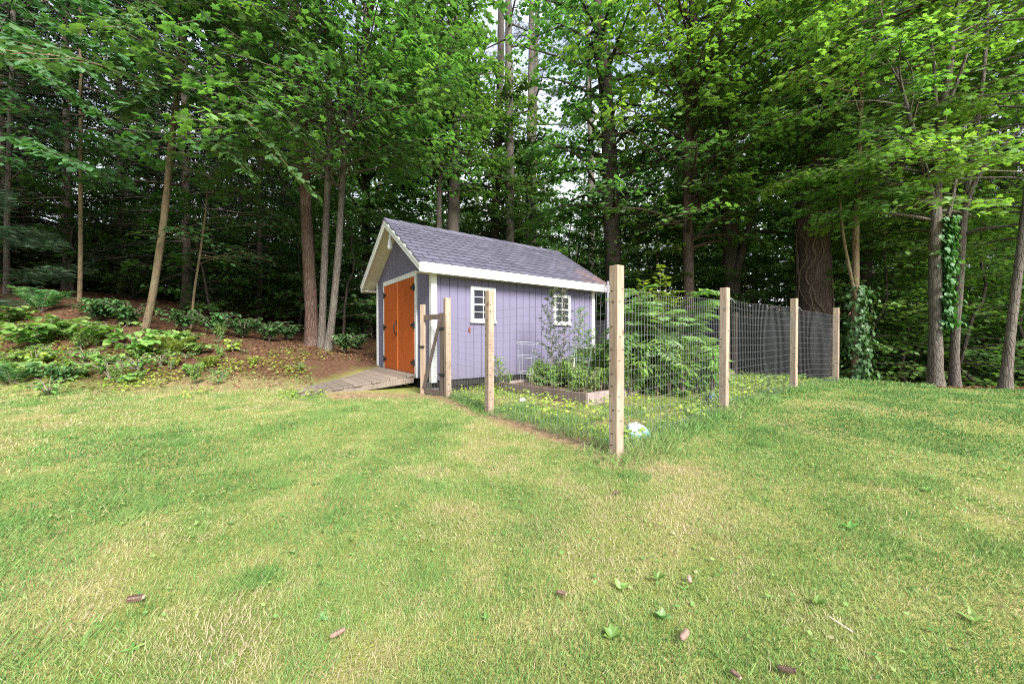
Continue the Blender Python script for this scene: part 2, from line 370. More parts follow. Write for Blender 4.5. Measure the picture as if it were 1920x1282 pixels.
def lawntint(x, y, r, n):
    p = fnoise(x, y, 1.3, 51); q = fnoise(x, y, .35, 52); big = fnoise(x, y, 3.2, 53)
    q2 = fnoise(x, y, .13, 57, 2)
    t = .50+(p-.5)*.95+(q-.5)*.95+(q2-.5)*.5+(big-.5)*.25
    gr_ = sm((x-.8)/2.5)*sm((y-2.4)/2.); t = t*(1-.45*gr_)-.20*gr_           # greener towards the right-hand wood edge
    t = t-.16*sm((-x-1.1)/2.5)*sm((3.4-y)/1.5)         # and at the near left
    t = t-.14*np.exp(-((x+1.0)**2/.9+(y-4.6)**2/.8))
    t = t-.16*sm((x-1.4)/1.2)*sm((3.4-y)/1.2)-.14*sm((-x-1.6)/1.5)*sm((5-y)/2)
    t = t+.20*np.exp(-((x-.6)**2/.8+(y-2.6)**2/.5))
    t = t+r.normal(0, .13, n)
    dead = r.random(n) < (.06+.22*sm((q-.5)/.2)*sm((p-.45)/.2))*(1-.8*gr_); t = np.where(dead, .8+.2*r.random(n), t); return t
g = blades(700000, .95, 15, -.35, .030, .0023, 5, lawnfil, lawntint)
r_ = np.random.default_rng(3); nc_ = 300; d_ = 1.1+8.5*r_.random(nc_)**.8; a_ = (r_.random(nc_)*2-1)*1.05; cx_ = d_*np.sin(a_); cy_ = d_*np.cos(a_)
pk = r_.random(nc_) < np.clip(.25+2.2*(fnoise(cx_, cy_, 1.6, 90)-.42), .05, 1); cx_, cy_ = cx_[pk], cy_[pk]; m_ = 260      # clumps of longer darker grass
rad_ = .06+.16*r_.random(len(cx_)); aa_ = r_.random((len(cx_), m_))*2*pi; rr_ = rad_[:, None]*np.sqrt(r_.random((len(cx_), m_)))
x_ = (cx_[:, None]+rr_*np.cos(aa_)).ravel(); y_ = (cy_[:, None]+rr_*np.sin(aa_)).ravel(); kk_ = lawnfil(x_, y_, r_); n_ = len(x_); al_ = r_.random(n_)*2*pi
tt_ = np.clip(np.repeat(.22+.25*r_.random(len(cx_)), m_)+r_.normal(0, .09, n_), 0, 1)
g.leaves(np.stack([x_, y_, gz(x_, y_)-.004], 1)[kk_], np.stack([np.cos(al_)*.75, np.sin(al_)*.75, np.ones(n_)], 1)[kk_], np.stack([np.cos(al_+1), np.sin(al_+1), .3+0*al_], 1)[kk_],
         (.035+.04*r_.random(n_))[kk_], (.0022+.0014*r_.random(n_))[kk_], 'blade', tt_[kk_])
n_ = 9000; d_ = 1.1+9*r_.random(n_)**.7; a_ = (r_.random(n_)*2-1)*1.05; x_ = d_*np.sin(a_); y_ = d_*np.cos(a_); kk_ = lawnfil(x_, y_, r_) & (fnoise(x_, y_, .45, 95) > .52); x_, y_ = x_[kk_], y_[kk_]; n_ = len(x_); al_ = r_.random(n_)*2*pi
g.leaves(np.stack([x_, y_, gz(x_, y_)+.012+.012*r_.random(n_)], 1), np.stack([np.cos(al_), np.sin(al_), r_.normal(.1, .3, n_)], 1), np.stack([r_.normal(0, .4, n_), r_.normal(0, .4, n_), np.ones(n_)], 1), .012+.014*r_.random(n_), .010+.010*r_.random(n_), 'oval', np.clip(r_.normal(.3, .2, n_), 0, 1))
tag(g.build('lawn_grass', M_grass), 'short patchy green and straw coloured lawn grass', 'grass', kind='stuff')
def tallfil(x, y, r):
    e = np.minimum(np.minimum(segd(x, y, P1+np.array([.14, .36]), P0+np.array([.36, .22])), segd(x, y, P1, P2)), np.minimum(segd(x, y, P2, P3), segd(x, y, P3, P4)))
    e2 = segd(x, y, P0, G1+np.array([.2, -.1]))
    n = fnoise(x, y, .4, 61)
    bx_ = x*SD[0]+y*SD[1]; clear = sm((segd(x, y, (1.0, 5.2), (-.3, 6.6))-.3)/.5)*sm((segd(x, y, (1.05, 5.2), (2.1, 5.9))-.25)/.4)
    inner = garden(x, y)*(.03+.45*sm((n-.55)/.15))*clear
    re = np.abs(y-yedge(x)-.1)*(x > 6.3)+9*(x <= 6.3)
    pr = np.maximum(np.maximum(sm((.42-e)/.34)*sm((n-.32)/.25), inner), np.maximum(sm((.25-e2)/.25)*.8, sm((.35-re)/.3)*.6))
    return (r.random(len(x)) < pr) & ~onramp(x, y)
g = blades(420000, 2.6, 12, .4, .105, .0028, 8, tallfil, lambda x, y, r, n: .28+.5*(fnoise(x, y, .4, 66)-.35)+r.normal(0, .16, n), .85, 1.1)
tag(g.build('tall_grass', M_grass), 'longer unmown grass growing along the wire fence and inside the garden', 'grass', kind='stuff')

# leaf litter and seedlings on the bank and forest floor
n = 60000; d = 5+rng.random(n)**1.3*14; a = (rng.random(n)*2-1)*1.1; x = d*np.sin(a); y = d*np.cos(a)
k = (rng.random(n) < forest_w(x, y)) & ~onramp(x, y); x, y = x[k], y[k]; n = len(x)
a = rng.random(n)*2*pi
g = G().leaves(np.stack([x, y, gz(x, y)+.012], 1), np.stack([np.cos(a), np.sin(a), rng.normal(0, .25, n)], 1), np.stack([rng.normal(0, .35, n), rng.normal(0, .35, n), np.ones(n)], 1),
               .035+.05*rng.random(n), .02+.03*rng.random(n), 'kite', rng.random(n)**1.4)
tag(g.build('leaf_litter', M_litterleaf), 'red brown fallen leaves and needles covering the wooded bank', 'leaf litter', kind='stuff')
n = 90000; x = rng.uniform(-12, 12, n); y = rng.uniform(2.8, 11, n)
fw = forest_w(x, y); nz = fnoise(x, y, .8, 71)
pr = np.maximum(sm((nz-.48)/.12)*np.where(x < -2.5, sm((y-5.2)/.6)*sm((9.4-y)/2.6)*.8, 0), garden(x, y)*(.12+.5*sm((nz-.45)/.15)))
k = (rng.random(n) < pr) & ~onramp(x, y); x, y = x[k], y[k]; n = len(x); a = rng.random(n)*2*pi
hh = .03+.09*rng.random(n); 
g = G().leaves(np.stack([x, y, gz(x, y)+hh], 1), np.stack([np.cos(a), np.sin(a), rng.normal(-.1, .3, n)], 1), np.stack([rng.normal(0, .35, n), rng.normal(0, .35, n), np.ones(n)], 1),
               .035+.045*rng.random(n), .02+.03*rng.random(n), 'kite', np.clip(.55+.9*(fnoise(x, y, .5, 73)-.5)+rng.normal(0, .2, n), 0, 1))
tag(g.build('weed_cover', L_yel), 'pale low leafy weeds carpeting the garden floor and bank foot', 'weeds', kind='stuff')

# ------------------------------------------------------------------ shed
ZF = .36; LX, WY = 4.11, 3.05; HW = WY/2; EO = .216; OF, OB = .31, .30
ZE = 2.33; SL = (3.44-ZE)/(HW+EO)
zt = lambda y: ZE+SL*(HW+EO-abs(y-HW))           # roof surface height over local y
shed = thing('garden_shed', 'lavender garden shed with orange double doors and dark shingle roof', 'shed', (C0[0], C0[1], 0), math.atan2(SD[1], SD[0]))
gr = .165
def siding(L, flip):         # grooved profile positions along a wall
    xs_, ds = [0], [0]
    p = gr
    while p < L-.03:
        xs_ += [p-.005, p-.004, p+.004, p+.005]; ds += [0, .012, .012, 0]; p += gr
    xs_.append(L); ds.append(0); return np.array(xs_), np.array(ds)
def wall(axis, L, pos, nsign, topf, zb):
    a, d = siding(L, 0); k = len(a); g = G()
    off = pos-nsign*d
    bot = np.stack([a, off, np.full(k, zb)], 1); tp = np.stack([a, off, topf(a)], 1)
    V = np.vstack([bot, tp])
    if axis == 'y': V = V[:, [1, 0, 2]]
    g.add(V, [[i, i+1, i+1+k, i+k] for i in range(k-1)]); return g
wx, wd = siding(LX, 0)
top_side = lambda a: np.full(len(a), zt(0)-.09)
def top_gable(a): return np.array([zt(q) for q in a])-.09
def gable(x, s):
    a, d = siding(WY, 0)
    a = np.append(a, HW); d = np.append(d, 0); o_ = np.argsort(a); a = a[o_]; d = d[o_]
    k = len(a); V = np.vstack([np.stack([x-s*d, a, np.full(k, ZF)], 1), np.stack([x-s*d, a, top_gable(a)], 1)])
    return V, [[i, i+1, i+1+k, i+k] for i in range(k-1)]
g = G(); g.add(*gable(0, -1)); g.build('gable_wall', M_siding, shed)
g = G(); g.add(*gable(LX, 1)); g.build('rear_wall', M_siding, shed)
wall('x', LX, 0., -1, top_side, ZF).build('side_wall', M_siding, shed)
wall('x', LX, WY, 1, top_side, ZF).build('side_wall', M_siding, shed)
# corner trim
for cx_, cy_ in ((0, 0), (LX, 0), (0, WY), (LX, WY)):
    sx = -1 if cx_ == 0 else 1; sy = -1 if cy_ == 0 else 1
    g = G(); zc = zt(0)-.10
    x0, x1 = sorted((cx_+sx*.020, cx_-sx*.085)); y0, y1 = sorted((cy_+sy*.020, cy_+sy*.002)); g.box((x0, y0, ZF-.03), (x1, y1, zc))
    x0, x1 = sorted((cx_+sx*.020, cx_+sx*.002)); y0, y1 = sorted((cy_+sy*.001, cy_-sy*.07)); g.box((x0, y0, ZF-.03), (x1, y1, zc))
    g.build('corner_trim', M_white, shed)
# foundation blocks, dark panels for the under-floor shade, mesh skirt
for bx, by in ((.15, .16), (1.5, .16), (2.9, .16), (LX-.15, .16), (.15, 1.5), (.15, WY-.16)):
    g = G(); g.box((bx-.13, by-.12, -.05), (bx+.18, by+.12, ZF-.035)); g.build('foundation_block', M_block, shed)
g = G(); g.box((.03, .055, .05), (LX-.03, .075, ZF-.006)); g.box((.055, .08, .05), (.075, WY-.05, ZF-.006))
g.box((.02, .03, ZF-.12), (LX-.02, .050, ZF-.003)); g.build('skirt', M_dark, shed)  # near-black panels stand in for the shade in the gap under the floor
g = G()
for q in np.arange(.1, LX-.05, .045): g.bar((q, .022, .05), (q, .022, ZF-.01), .006, .006)
g.build('skirt_screen', M_dark, shed)
# roof
xr0, xr1 = -OF, LX+OB
g = G()
for s in (-1, 1):
    e = HW+s*(HW+EO)
    pts = [(0, e, zt(e)-.012), (0, HW, zt(HW)-.012), (0, HW, zt(HW)-.075), (0, e, zt(e)-.075)]
    g.prism([(0, a, b) for _, a, b in pts], (xr0+.01, 0, 0), (xr1-.01, 0, 0), .1)
ca = math.atan(SL); slope_len = (HW+EO)/cos(ca); ex = .165; nc = int(slope_len/ex)+1
rr = random.Random(4)
for s in (-1, 1):
    for c_ in range(nc):
        d0 = c_*ex-.02; d1 = min((c_+1)*ex+.01, slope_len); x = xr0-.02+(-.15 if c_ % 2 else 0)+rr.uniform(-.02, .02)
        while x < xr1+.01:
            a = max(x+.009, xr0-.02); b = min(x+.30-.009, xr1+.02); x += .30
            if b-a < .02: continue
            def pt(xx, d, h):
                yy = (HW+EO)-d*cos(ca); return (xx, HW+s*yy+s*h*sin(ca), ZE+d*sin(ca)+h*cos(ca))
            lift = .021+rr.uniform(0, .003); V = [pt(a, d0, .001), pt(b, d0, .001), pt(b, d1, -.004), pt(a, d1, -.004), pt(a, d0, lift), pt(b, d0, lift), pt(b, d1, .004), pt(a, d1, .004)]
            t = min(.88, max(.15, rr.gauss(.55, .09)))
            rust = False and s < 0 and a > xr1-1.6 and c_ < 5 and rr.random() < .55*(1-(xr1-a)/1.7)*(1-c_/6)
            g.add(V, BOXF, .93+rr.uniform(0, .07) if rust else t)
x = xr0-.02
while x < xr1:
    b = min(x+.3, xr1+.02)
    for s in (-1, 1):
        V = []
        for h in (.0, .016):
            for xx, hh in ((x, .012), (b-.004, 0)):
                for d in (0, .13): V.append((xx, HW+s*d, zt(HW)-SL*d+h+hh+.008))
        g.add(V, [[0, 1, 3, 2], [4, 6, 7, 5], [0, 4, 5, 1], [2, 3, 7, 6], [1, 5, 7, 3]], rr.uniform(.35, .85))
    x += .285
roof = g.build('roof', M_shingle, shed)
for e, s in ((-EO, -1), (WY+EO, 1)):
    g = G(); y0, y1 = sorted((e, e+s*.022)); g.box((xr0+.002, y0, 2.165), (xr1-.002, y1, 2.295))
    y0, y1 = sorted((e+s*.002, e+s*.034)); g.box((xr0+.004, y0, 2.278), (xr1-.004, y1, 2.322)); g.build('fascia_board', M_white, roof)
    y0, y1 = sorted((e-s*.002, e-s*(EO-.003))); g = G(); g.box((xr0+.03, y0, 2.175), (xr1-.03, y1, 2.19)); g.build('soffit', M_cream, roof)
def slab(y0_, y1_, up, dn, x0_, x1_, mat, nm):
    g = G(); q = [(y0_, zt(y0_)-up), (y1_, zt(y1_)-up), (y1_, zt(y1_)-dn), (y0_, zt(y0_)-dn)]
    g.prism([(0, a, b) for a, b in q], (x0_, 0, 0), (x1_, 0, 0)); return g.build(nm, mat, roof)
for s in (-1, 1):
    e = HW+s*(HW+EO+.02); m_ = HW+s*.0005
    a, b = (e, m_) if s < 0 else (m_, e)
    slab(a, b, .018, .15, xr0-.004, xr0+.018, M_white, 'rake_board'); slab(a, b, .016, .062, xr0-.016, xr0-.005, M_white, 'rake_trim')
    slab(a, b, .018, .15, xr1-.018, xr1+.004, M_white, 'rake_board')
    e = HW+s*(HW+EO-.002); a, b = (e, m_) if s < 0 else (m_, e)
    slab(a, b, .095, .11, xr0+.02, -.002, M_cream, 'rake_soffit')
# doors
DY0, DY1, DZ0, DZ1 = .71, 2.44, .435, 2.235; mid = (DY0+DY1)/2
for y0_, y1_, hs in ((DY0, mid-.004, 1), (mid+.004, DY1, -1)):
    g = G(); npl = 7; pw = (y1_-y0_)/npl
    g.box((-.026, y0_, DZ0), (-.004, y1_, DZ1))
    for i in range(npl): g.box((-.036, y0_+i*pw+.003, DZ0+.002), (-.024, y0_+(i+1)*pw-.003, DZ1-.002), 0)
    if hs < 0: g.box((-.046, y0_-.02, DZ0+.003), (-.0365, y0_+.022, DZ1-.003), 1.)
    d_ = g.build('door', M_door, shed)
    for hz in (DZ0+.2, DZ0+.9, DZ1-.2):
        g = G(); ye = DY0 if hs > 0 else DY1
        a = ye-hs*.035; b = ye-hs*.004
        y0h, y1h = sorted((a, b)); g.box((-.052, y0h, hz-.06), (-.041, y1h, hz+.06))
        V = [(-.049, ye+hs*.002, hz-.042), (-.049, ye+hs*.16, hz-.011), (-.049, ye+hs*.16, hz+.011), (-.049, ye+hs*.002, hz+.042)]
        g.prism(V, (0, 0, 0), (.012, 0, 0)); g.lathe([(0, -.07), (.01, -.07), (.01, .07), (0, .07)], (-.052, ye-hs*.001, hz), 8)
        g.build('hinge', M_black, d_)
    if hs > 0: pass
    else:
        g = G(); yh = mid+.075; zh = DZ0+.86
        an = np.linspace(-.5*pi, .5*pi, 12)
        g.tubes(np.stack([-.05-.045*np.cos(an), yh+.02*np.cos(an)*0, zh+.11*np.sin(an)], 1), .011, 8, (0, 1, 0), cap=True)
        g.box((-.047, yh-.02, zh+.09), (-.0365, yh+.02, zh+.16)); g.box((-.047, yh-.018, zh-.15), (-.0365, yh+.018, zh-.09))
        g.build('handle', M_black, d_)
g = G(); tw = .085
g.box((-.030, DY0-tw, ZF), (-.002, DY0-.006, DZ1+.006)); g.box((-.030, DY1+.006, ZF), (-.002, DY1+tw, DZ1+.006)); g.box((-.032, DY0-tw, DZ1+.006), (-.002, DY1+tw, DZ1+.10))
g.build('door_trim', M_white, shed)
g = G(); g.box((-.05, DY0-.004, ZF-.02), (.02, DY1+.004, DZ0-.004)); g.build('door_sill', M_deck, shed)
# windows
for x0_, x1_ in ((.748, 1.294), (2.80, 3.307)):
    z0_, z1_ = 1.385, 2.04; fw_ = .065; g = G()
    g.box((x0_, -.035, z0_), (x0_+fw_, -.003, z1_)); g.box((x1_-fw_, -.035, z0_), (x1_, -.003, z1_))
    g.box((x0_+fw_, -.033, z1_-fw_), (x1_-fw_, -.003, z1_)); g.box((x0_-.01, -.045, z0_-.012), (x1_+.01, -.036, z0_+.03)); g.box((x0_+fw_, -.033, z0_), (x1_-fw_, -.003, z0_+fw_))
    fr = g.build('window', M_white, shed)
    xm = (x0_+x1_)/2; zm = (z0_+z1_)/2; a0, a1, b0, b1 = x0_+fw_, x1_-fw_, z0_+fw_, z1_-fw_
    G().box((a0, -.012, b0), (a1, -.004, b1)).build('pane', M_glass, fr)
    g = G(); g.box((a0, -.026, zm-.014), (a1, -.013, zm+.014)); g.box((xm-.005, -.022, b0), (xm+.005, -.013, zm-.014)); g.box((xm-.005, -.022, zm+.014), (xm+.005, -.013, b1))
    for q in ((b0+zm-.014)/2, (b1+zm+.014)/2):
        g.box((a0, -.020, q-.005), (xm-.005, -.013, q+.005)); g.box((xm+.005, -.020, q-.005), (a1, -.013, q+.005))
    g.build('muntins', M_white, fr)

def LW(x, y, z): p = C0+SD*x+FD*y; return np.array([p[0], p[1], z])
# white ornament hanging under the gable peak
o_ = LW(-.20, HW, 2.86)
orn = thing('hanging_ornament', 'white bottle shaped ornament hanging under the gable peak', 'ornament', o_)
G().lathe([(0, 0), (.05, .0), (.055, .05), (.045, .14), (.028, .22), (.032, .28), (.02, .31), (0, .315)], (0, 0, 0), 14).build('bell', M_white, orn, smooth=True)
G().bar((0, 0, .30), (0, 0, .46), .014, .014).build('hanger', M_white, orn)
# ramp
rp = thing('wooden_ramp', 'weathered plank ramp sloping from the orange doors to the ground', 'ramp', (C0[0], C0[1], 0), math.atan2(SD[1], SD[0]))
g = G(); r0, r1, ya, yb = -.075, -1.90, .60, 2.60; zr = lambda x: (DZ0-.035)+(x-r0)/(r1-r0)*(-.205)
npk = 12
for i in range(npk):
    a = r0+(r1-r0)*i/npk; b = r0+(r1-r0)*(i+1)/npk+.008; jy = rr.uniform(-.025, .025); ee = .10 if i < npk-2 else -.03
    V = [(p_, q_, zr(p_)+h_) for h_ in (0, .035) for p_, q_ in ((b, ya+jy), (a, ya+jy), (a, yb+jy+ee), (b, yb+jy+ee))]
    g.add(V, BOXF, rr.uniform(.1, 1))
g.build('deck', M_deck, rp)
for yy in (ya+.03, (ya+yb)/2, yb-.03):
    g = G(); V = [(p_, q_, z_) for z_, p_ in ((0, 0),) for q_ in ()]
    p = [(r0-.01, 0, zr(r0)-.004), (r1+.03, 0, zr(r1)-.004), (r1+.03, 0, zr(r1)-.07), (r0-.01, 0, zr(r0)-.12)]
    g.prism(p, (0, yy-.02, 0), (0, yy+.02, 0), .8); g.build('side_board', M_deck, rp)

# ------------------------------------------------------------------ fence
PW = .092
tz = lambda p, v, : CZ-(v-HY)/F0*p[1]
fence = thing('wire_fence', 'welded wire fence on pale square timber posts around the vegetable garden', 'fence', (P1[0], P1[1], float(gz(*P1))))
forg = np.array(fence.location)
ang = math.atan2(SD[1], SD[0])
posts = [(P1, 1.717, 'tallest nearest post at the fence corner'), (P0, 1.714, 'post between the corner and the gate'), (G1, 1.737, 'post the garden gate hangs on'),
         (P2, 1.745, None), (P3, 1.776, None), (P4, 1.70, 'last post at the lawn edge')]
rs_ = random.Random(8)
def post(p, top, lab, parent, org, w=PW, mat=None, a=ang, lean=(0, 0), wired=False):
    g = G(); b = float(gz(*p))-.12; h = w/2; c = .006
    prof = [(-h+c, -h), (h-c, -h), (h, -h+c), (h, h-c), (h-c, h), (-h+c, h), (-h, h-c), (-h, -h+c)]
    k = 8; zs = [b-b, top-b-.004, top-b]; V = []
    for i, z in enumerate(zs):
        s_ = .96 if i == 2 else 1
        V += [(q*s_+lean[0]*z, r_*s_+lean[1]*z, z) for q, r_ in prof]
    g.add(V, [[j*k+i, j*k+(i+1) % k, (j+1)*k+(i+1) % k, (j+1)*k+i] for j in range(2) for i in range(k)], 1.)
    g.F.append(np.array([[16+i for i in range(8)]])); g.M.append(np.array([0]))
    if wired:        # staples and cut wire ends driven into the two outer faces
        for k in range(14):
            z = .22+k*.102+rs_.uniform(-.01, .01)
            for n_, s_ in (((0, -1, 0), (1, 0, 0)), ((-1, 0, 0), (0, 1, 0))):
                n_ = np.array(n_, float); s_ = np.array(s_, float)
                if rs_.random() < .6 and z < top-b-.15:
                    c = np.array([0, 0, z])+n_*(h+.001)+s_*rs_.uniform(-.03, .03)+np.array([lean[0]*z, lean[1]*z, 0]); g.bar(c-s_*.011, c+s_*.012, .005, .005, None, 0., 1)
    o = g.build('post', [mat or M_post, M_dark], parent); o.location = (p[0]-org[0], p[1]-org[1], b-org[2]); o.rotation_euler = (0, 0, a)
    if lab: o['label'] = lab
    return o
for i, (p, t, l) in enumerate(posts): post(p, t, l, fence, forg, a=ang+[0, .05, -.04, .02, -.03, .04][i], lean=[(0, 0), (.006, 0), (-.004, .01), (.004, 0), (-.006, 0), (.008, .004)][i], wired=True)
WR = .0011
def mesh_panel(a, b, za, zb, parent, org, hcell=.102, vcell=.051, sag=.02, seed=0, r=WR, off=(0, 0), name='wire_mesh', mat=None):
    r_ = np.random.default_rng(seed); a = np.array(a, float)+off; b = np.array(b, float)+off; L = np.linalg.norm(b-a); nv = int(L/vcell)
    t = np.linspace(0, 1, 25); g = G(); nh = 14; n2 = np.array([-(b-a)[1], (b-a)[0]])/L
    bz = gz(a[0]+(b-a)[0]*t, a[1]+(b-a)[1]*t)
    w1 = .012*np.sin(t*7+seed)+.008*np.sin(t*17+seed*2)
    def xyz(tt, fr):         # fr 0 bottom .. 1 top
        top = za+(zb-za)*tt-sag*np.sin(pi*tt)*fr+.008*np.sin(tt*11+seed); bot = np.interp(tt, t, bz)+.02
        z = bot+(top-bot)*fr+.010*np.sin(tt*9+fr*8+seed)*(1-fr); o = np.interp(tt, t, w1)*np.sin(pi*fr)
        return np.stack([a[0]+(b-a)[0]*tt+n2[0]*o, a[1]+(b-a)[1]*tt+n2[1]*o, z], -1)
    for j in range(nh+1): g.tubes(xyz(t, np.full(25, j/nh)), r*1.1, 4, (n2[0], n2[1], 0))
    tv = (np.arange(nv)+.5)/nv; fr = np.linspace(0, 1, 9)
    P = xyz(np.repeat(tv, 9), np.tile(fr, nv)).reshape(nv, 9, 3)
    g.tubes(P, r, 4, (n2[0], n2[1], 0)); return g.build(name, mat or M_wire, parent, org)
n1v = np.array([.596, -.803])*.05; nl = np.array([-.81, -.59])*.05
mesh_panel(P1, P2, 1.51, 1.59, fence, forg, seed=1, off=n1v); mesh_panel(P2, P3, 1.59, 1.625, fence, forg, seed=2, off=n1v); mesh_panel(P3, P4, 1.60, 1.56, fence, forg, seed=3, off=n1v)
mesh_panel(P0, P1, 1.456, 1.51, fence, forg, seed=4, off=nl, sag=.05); mesh_panel(G1, P0, 1.46, 1.42, fence, forg, seed=5, off=nl, sag=.06)
# staples, bent tie wires
for p, z in ((P2, 1.58), (P3, 1.595)):
    g = G(); t = np.linspace(0, 1, 9); q = np.array([p[0], p[1], z]); d = np.array([SD[0], SD[1], 0])
    g.tubes(q+n1v.tolist().__add__([0])+np.outer(t*.2, d)+np.outer(.03*np.sin(t*4), [0, 0, 1]), .0035, 5, (0, 0, 1)); g.build('tie_wire', M_cage, fence, forg)
# rear run with netting
bf = thing('rear_garden_fence', 'rear wire fence hung with black netting behind the beds', 'fence', (Q5[0], Q5[1], float(gz(*Q5)))); borg = np.array(bf.location)
for p in (Q5, R6, (P4+Q5)/2): post(p, float(gz(*p))+1.5, None, bf, borg, mat=M_old)
for a, b, s in ((P4+np.array([-.06, .09]), Q5, 6), (Q5, R6, 7)):
    mesh_panel(a, b, float(gz(*a))+1.42, float(gz(*b))+1.42, bf, borg, seed=s, vcell=.07, mat=M_dark)
    t = np.linspace(0, 1, 14); q = np.stack([a+(b-a)*k for k in t]); n_ = np.array([-(b-a)[1], (b-a)[0]]); n_ = n_/np.linalg.norm(n_)*.03
    q = q+n_*np.sin(t*23)[:, None]*.5+n_; g = G(); zb = gz(q[:, 0], q[:, 1])
    rows = [np.stack([q[:, 0], q[:, 1], zb+h+.02*np.sin(t*15+h)], 1) for h in (.0, .5, 1., 1.40)]
    V = np.vstack(rows); k = 14
    g.add(V, [[j*k+i, j*k+i+1, (j+1)*k+i+1, (j+1)*k+i] for j in range(3) for i in range(k-1)]); g.build('netting', M_net, bf, borg)
# gate
gt = thing('garden_gate', 'narrow weathered gate with diagonal brace and wire beside shed corner', 'gate', (G1[0], G1[1], float(gz(*G1)))); gorg = np.array(gt.location)
A = np.array([*G0, 0.]); B = np.array([*G1, 0.])+np.array([-.10, .05, 0]); gd = nrm(B-A); gn = np.array([gd[1], -gd[0], 0])
zb0, zt0 = float(gz(*G0))+.06, 1.43
def gb(p, q, w_, h_, nm, mat=M_old): G().bar(p, q, w_, h_, gd if abs((np.array(q)-p)[2]) > .3 else None, 1.).build(nm, mat, gt, gorg)
e_ = np.array([0, 0, 1.])
gb(A+e_*(zb0-.12), A+e_*1.653, .07, .05, 'stile', M_post); gb(B+e_*(zb0-.10), B+e_*1.5, .075, .045, 'stile')
gb(A+gd*.037+e_*zt0, B-gd*.04+e_*(zt0+.015), .045, .085, 'rail'); gb(A+gd*.037+e_*zb0, B-gd*.04+e_*(zb0-.02), .045, .085, 'rail')
gb(A+gd*.04+gn*.03+e_*(zb0+.05), B-gd*.02+gn*.03+e_*(zt0-.05), .05, .024, 'brace')
mesh_panel(A[:2]+gd[:2]*.03, B[:2], zt0, zt0, gt, gorg, seed=9, sag=0, off=gn[:2]*-.03)
g = G(); lp = A+gn*.03+e_*.95; g.bar(lp-gd*.06, lp+gd*.05, .02, .03); g.build('latch', M_black, gt, gorg)
for zz in (.5, 1.25): G().bar(B+gn*.03+e_*zz-gd*.05, B+gn*.03+e_*zz+gd*.09, .012, .04).build('hinge', M_black, gt, gorg)
# rusty hook ornament on the fence wire
pp = W(880, 618, 5.45)
g = G(); g.tubes(pp+np.array([[0, 0, .05], [.01, 0, .02], [-.01, 0, -.01], [.015, 0, -.04], [0, 0, -.06]]), [.004, .012, .016, .012, .003], 6, (0, 1, 0))
for k in range(5): a = k*1.3; g.tubes(pp+np.array([[0, 0, .0], [.016*cos(a), .01, .03*sin(a)], [.02*cos(a), .0, .05*sin(a)-.01]]), [.008, .006, .002], 5, (0, 1, 0))
tag(g.build('wire_ornament', M_rust, org=pp), 'small rusty red ornament hooked on the wire near the gate', 'ornament')

# ------------------------------------------------------------------ garden beds
def bed(name, label, A, B, D, h, zb):        # A near corner, B left end, D right end
    A, B, D = [np.array(q, float) for q in (A, B, D)]; E = B+D-A
    t = thing(name, label, 'raised bed', (A[0], A[1], zb), group='timber raised beds'); org = np.array(t.location)
    for p, q in ((A, B), (A, D), (B, E), (D, E)):
        d = nrm(q-p); n_ = np.array([-d[1], d[0]]); c = (A+E)/2
        if np.dot(c-p, n_) < 0: n_ = -n_
        sh = .0 if (p is A and q is B) or (p is D) else .042
        a3 = np.array([*(p+d*sh+n_*.02), zb+h/2]); b3 = np.array([*(q-d*sh+n_*.02), zb+h/2])
        G().bar(a3, b3, .038, h, None, 1.).build('board', M_bed if not (p is A and q is B) else M_bedk, t, org)
    g = G(); ins = [A+(E-A)*.03, D+(B-D)*.03, E+(A-E)*.03, B+(D-B)*.03]
    n = 10; uu, vv = np.meshgrid(np.linspace(0, 1, n), np.linspace(0, 1, n)); uu = uu.ravel(); vv = vv.ravel()
    pts = np.outer((1-uu)*(1-vv), ins[0])+np.outer(uu*(1-vv), ins[1])+np.outer(uu*vv, ins[2])+np.outer((1-uu)*vv, ins[3])
    g.add(np.column_stack([pts, zb+h*.7+.03*rng.random(n*n)]), [[j*n+i, j*n+i+1, (j+1)*n+i+1, (j+1)*n+i] for j in range(n-1) for i in range(n-1)])
    g.build('soil', M_soil, t, org, smooth=True); return t
BA, BB, BD = (1.05, 5.28), (-.27, 6.68), (2.02, 5.97)
bed('raised_bed', 'nearest timber raised bed overgrown with weeds beside the shed wall', BA, BB, BD, .22, .085)
bed('raised_bed', 'far raised bed holding the tall feathery green shrub', (3.25, 7.75), (2.2, 9.2), (4.15, 8.4), .17, .17)
bed('raised_bed', 'farthest raised bed near the rear fence corner', (4.45, 8.3), (3.7, 9.3), (5.45, 9.0), .17, .13)

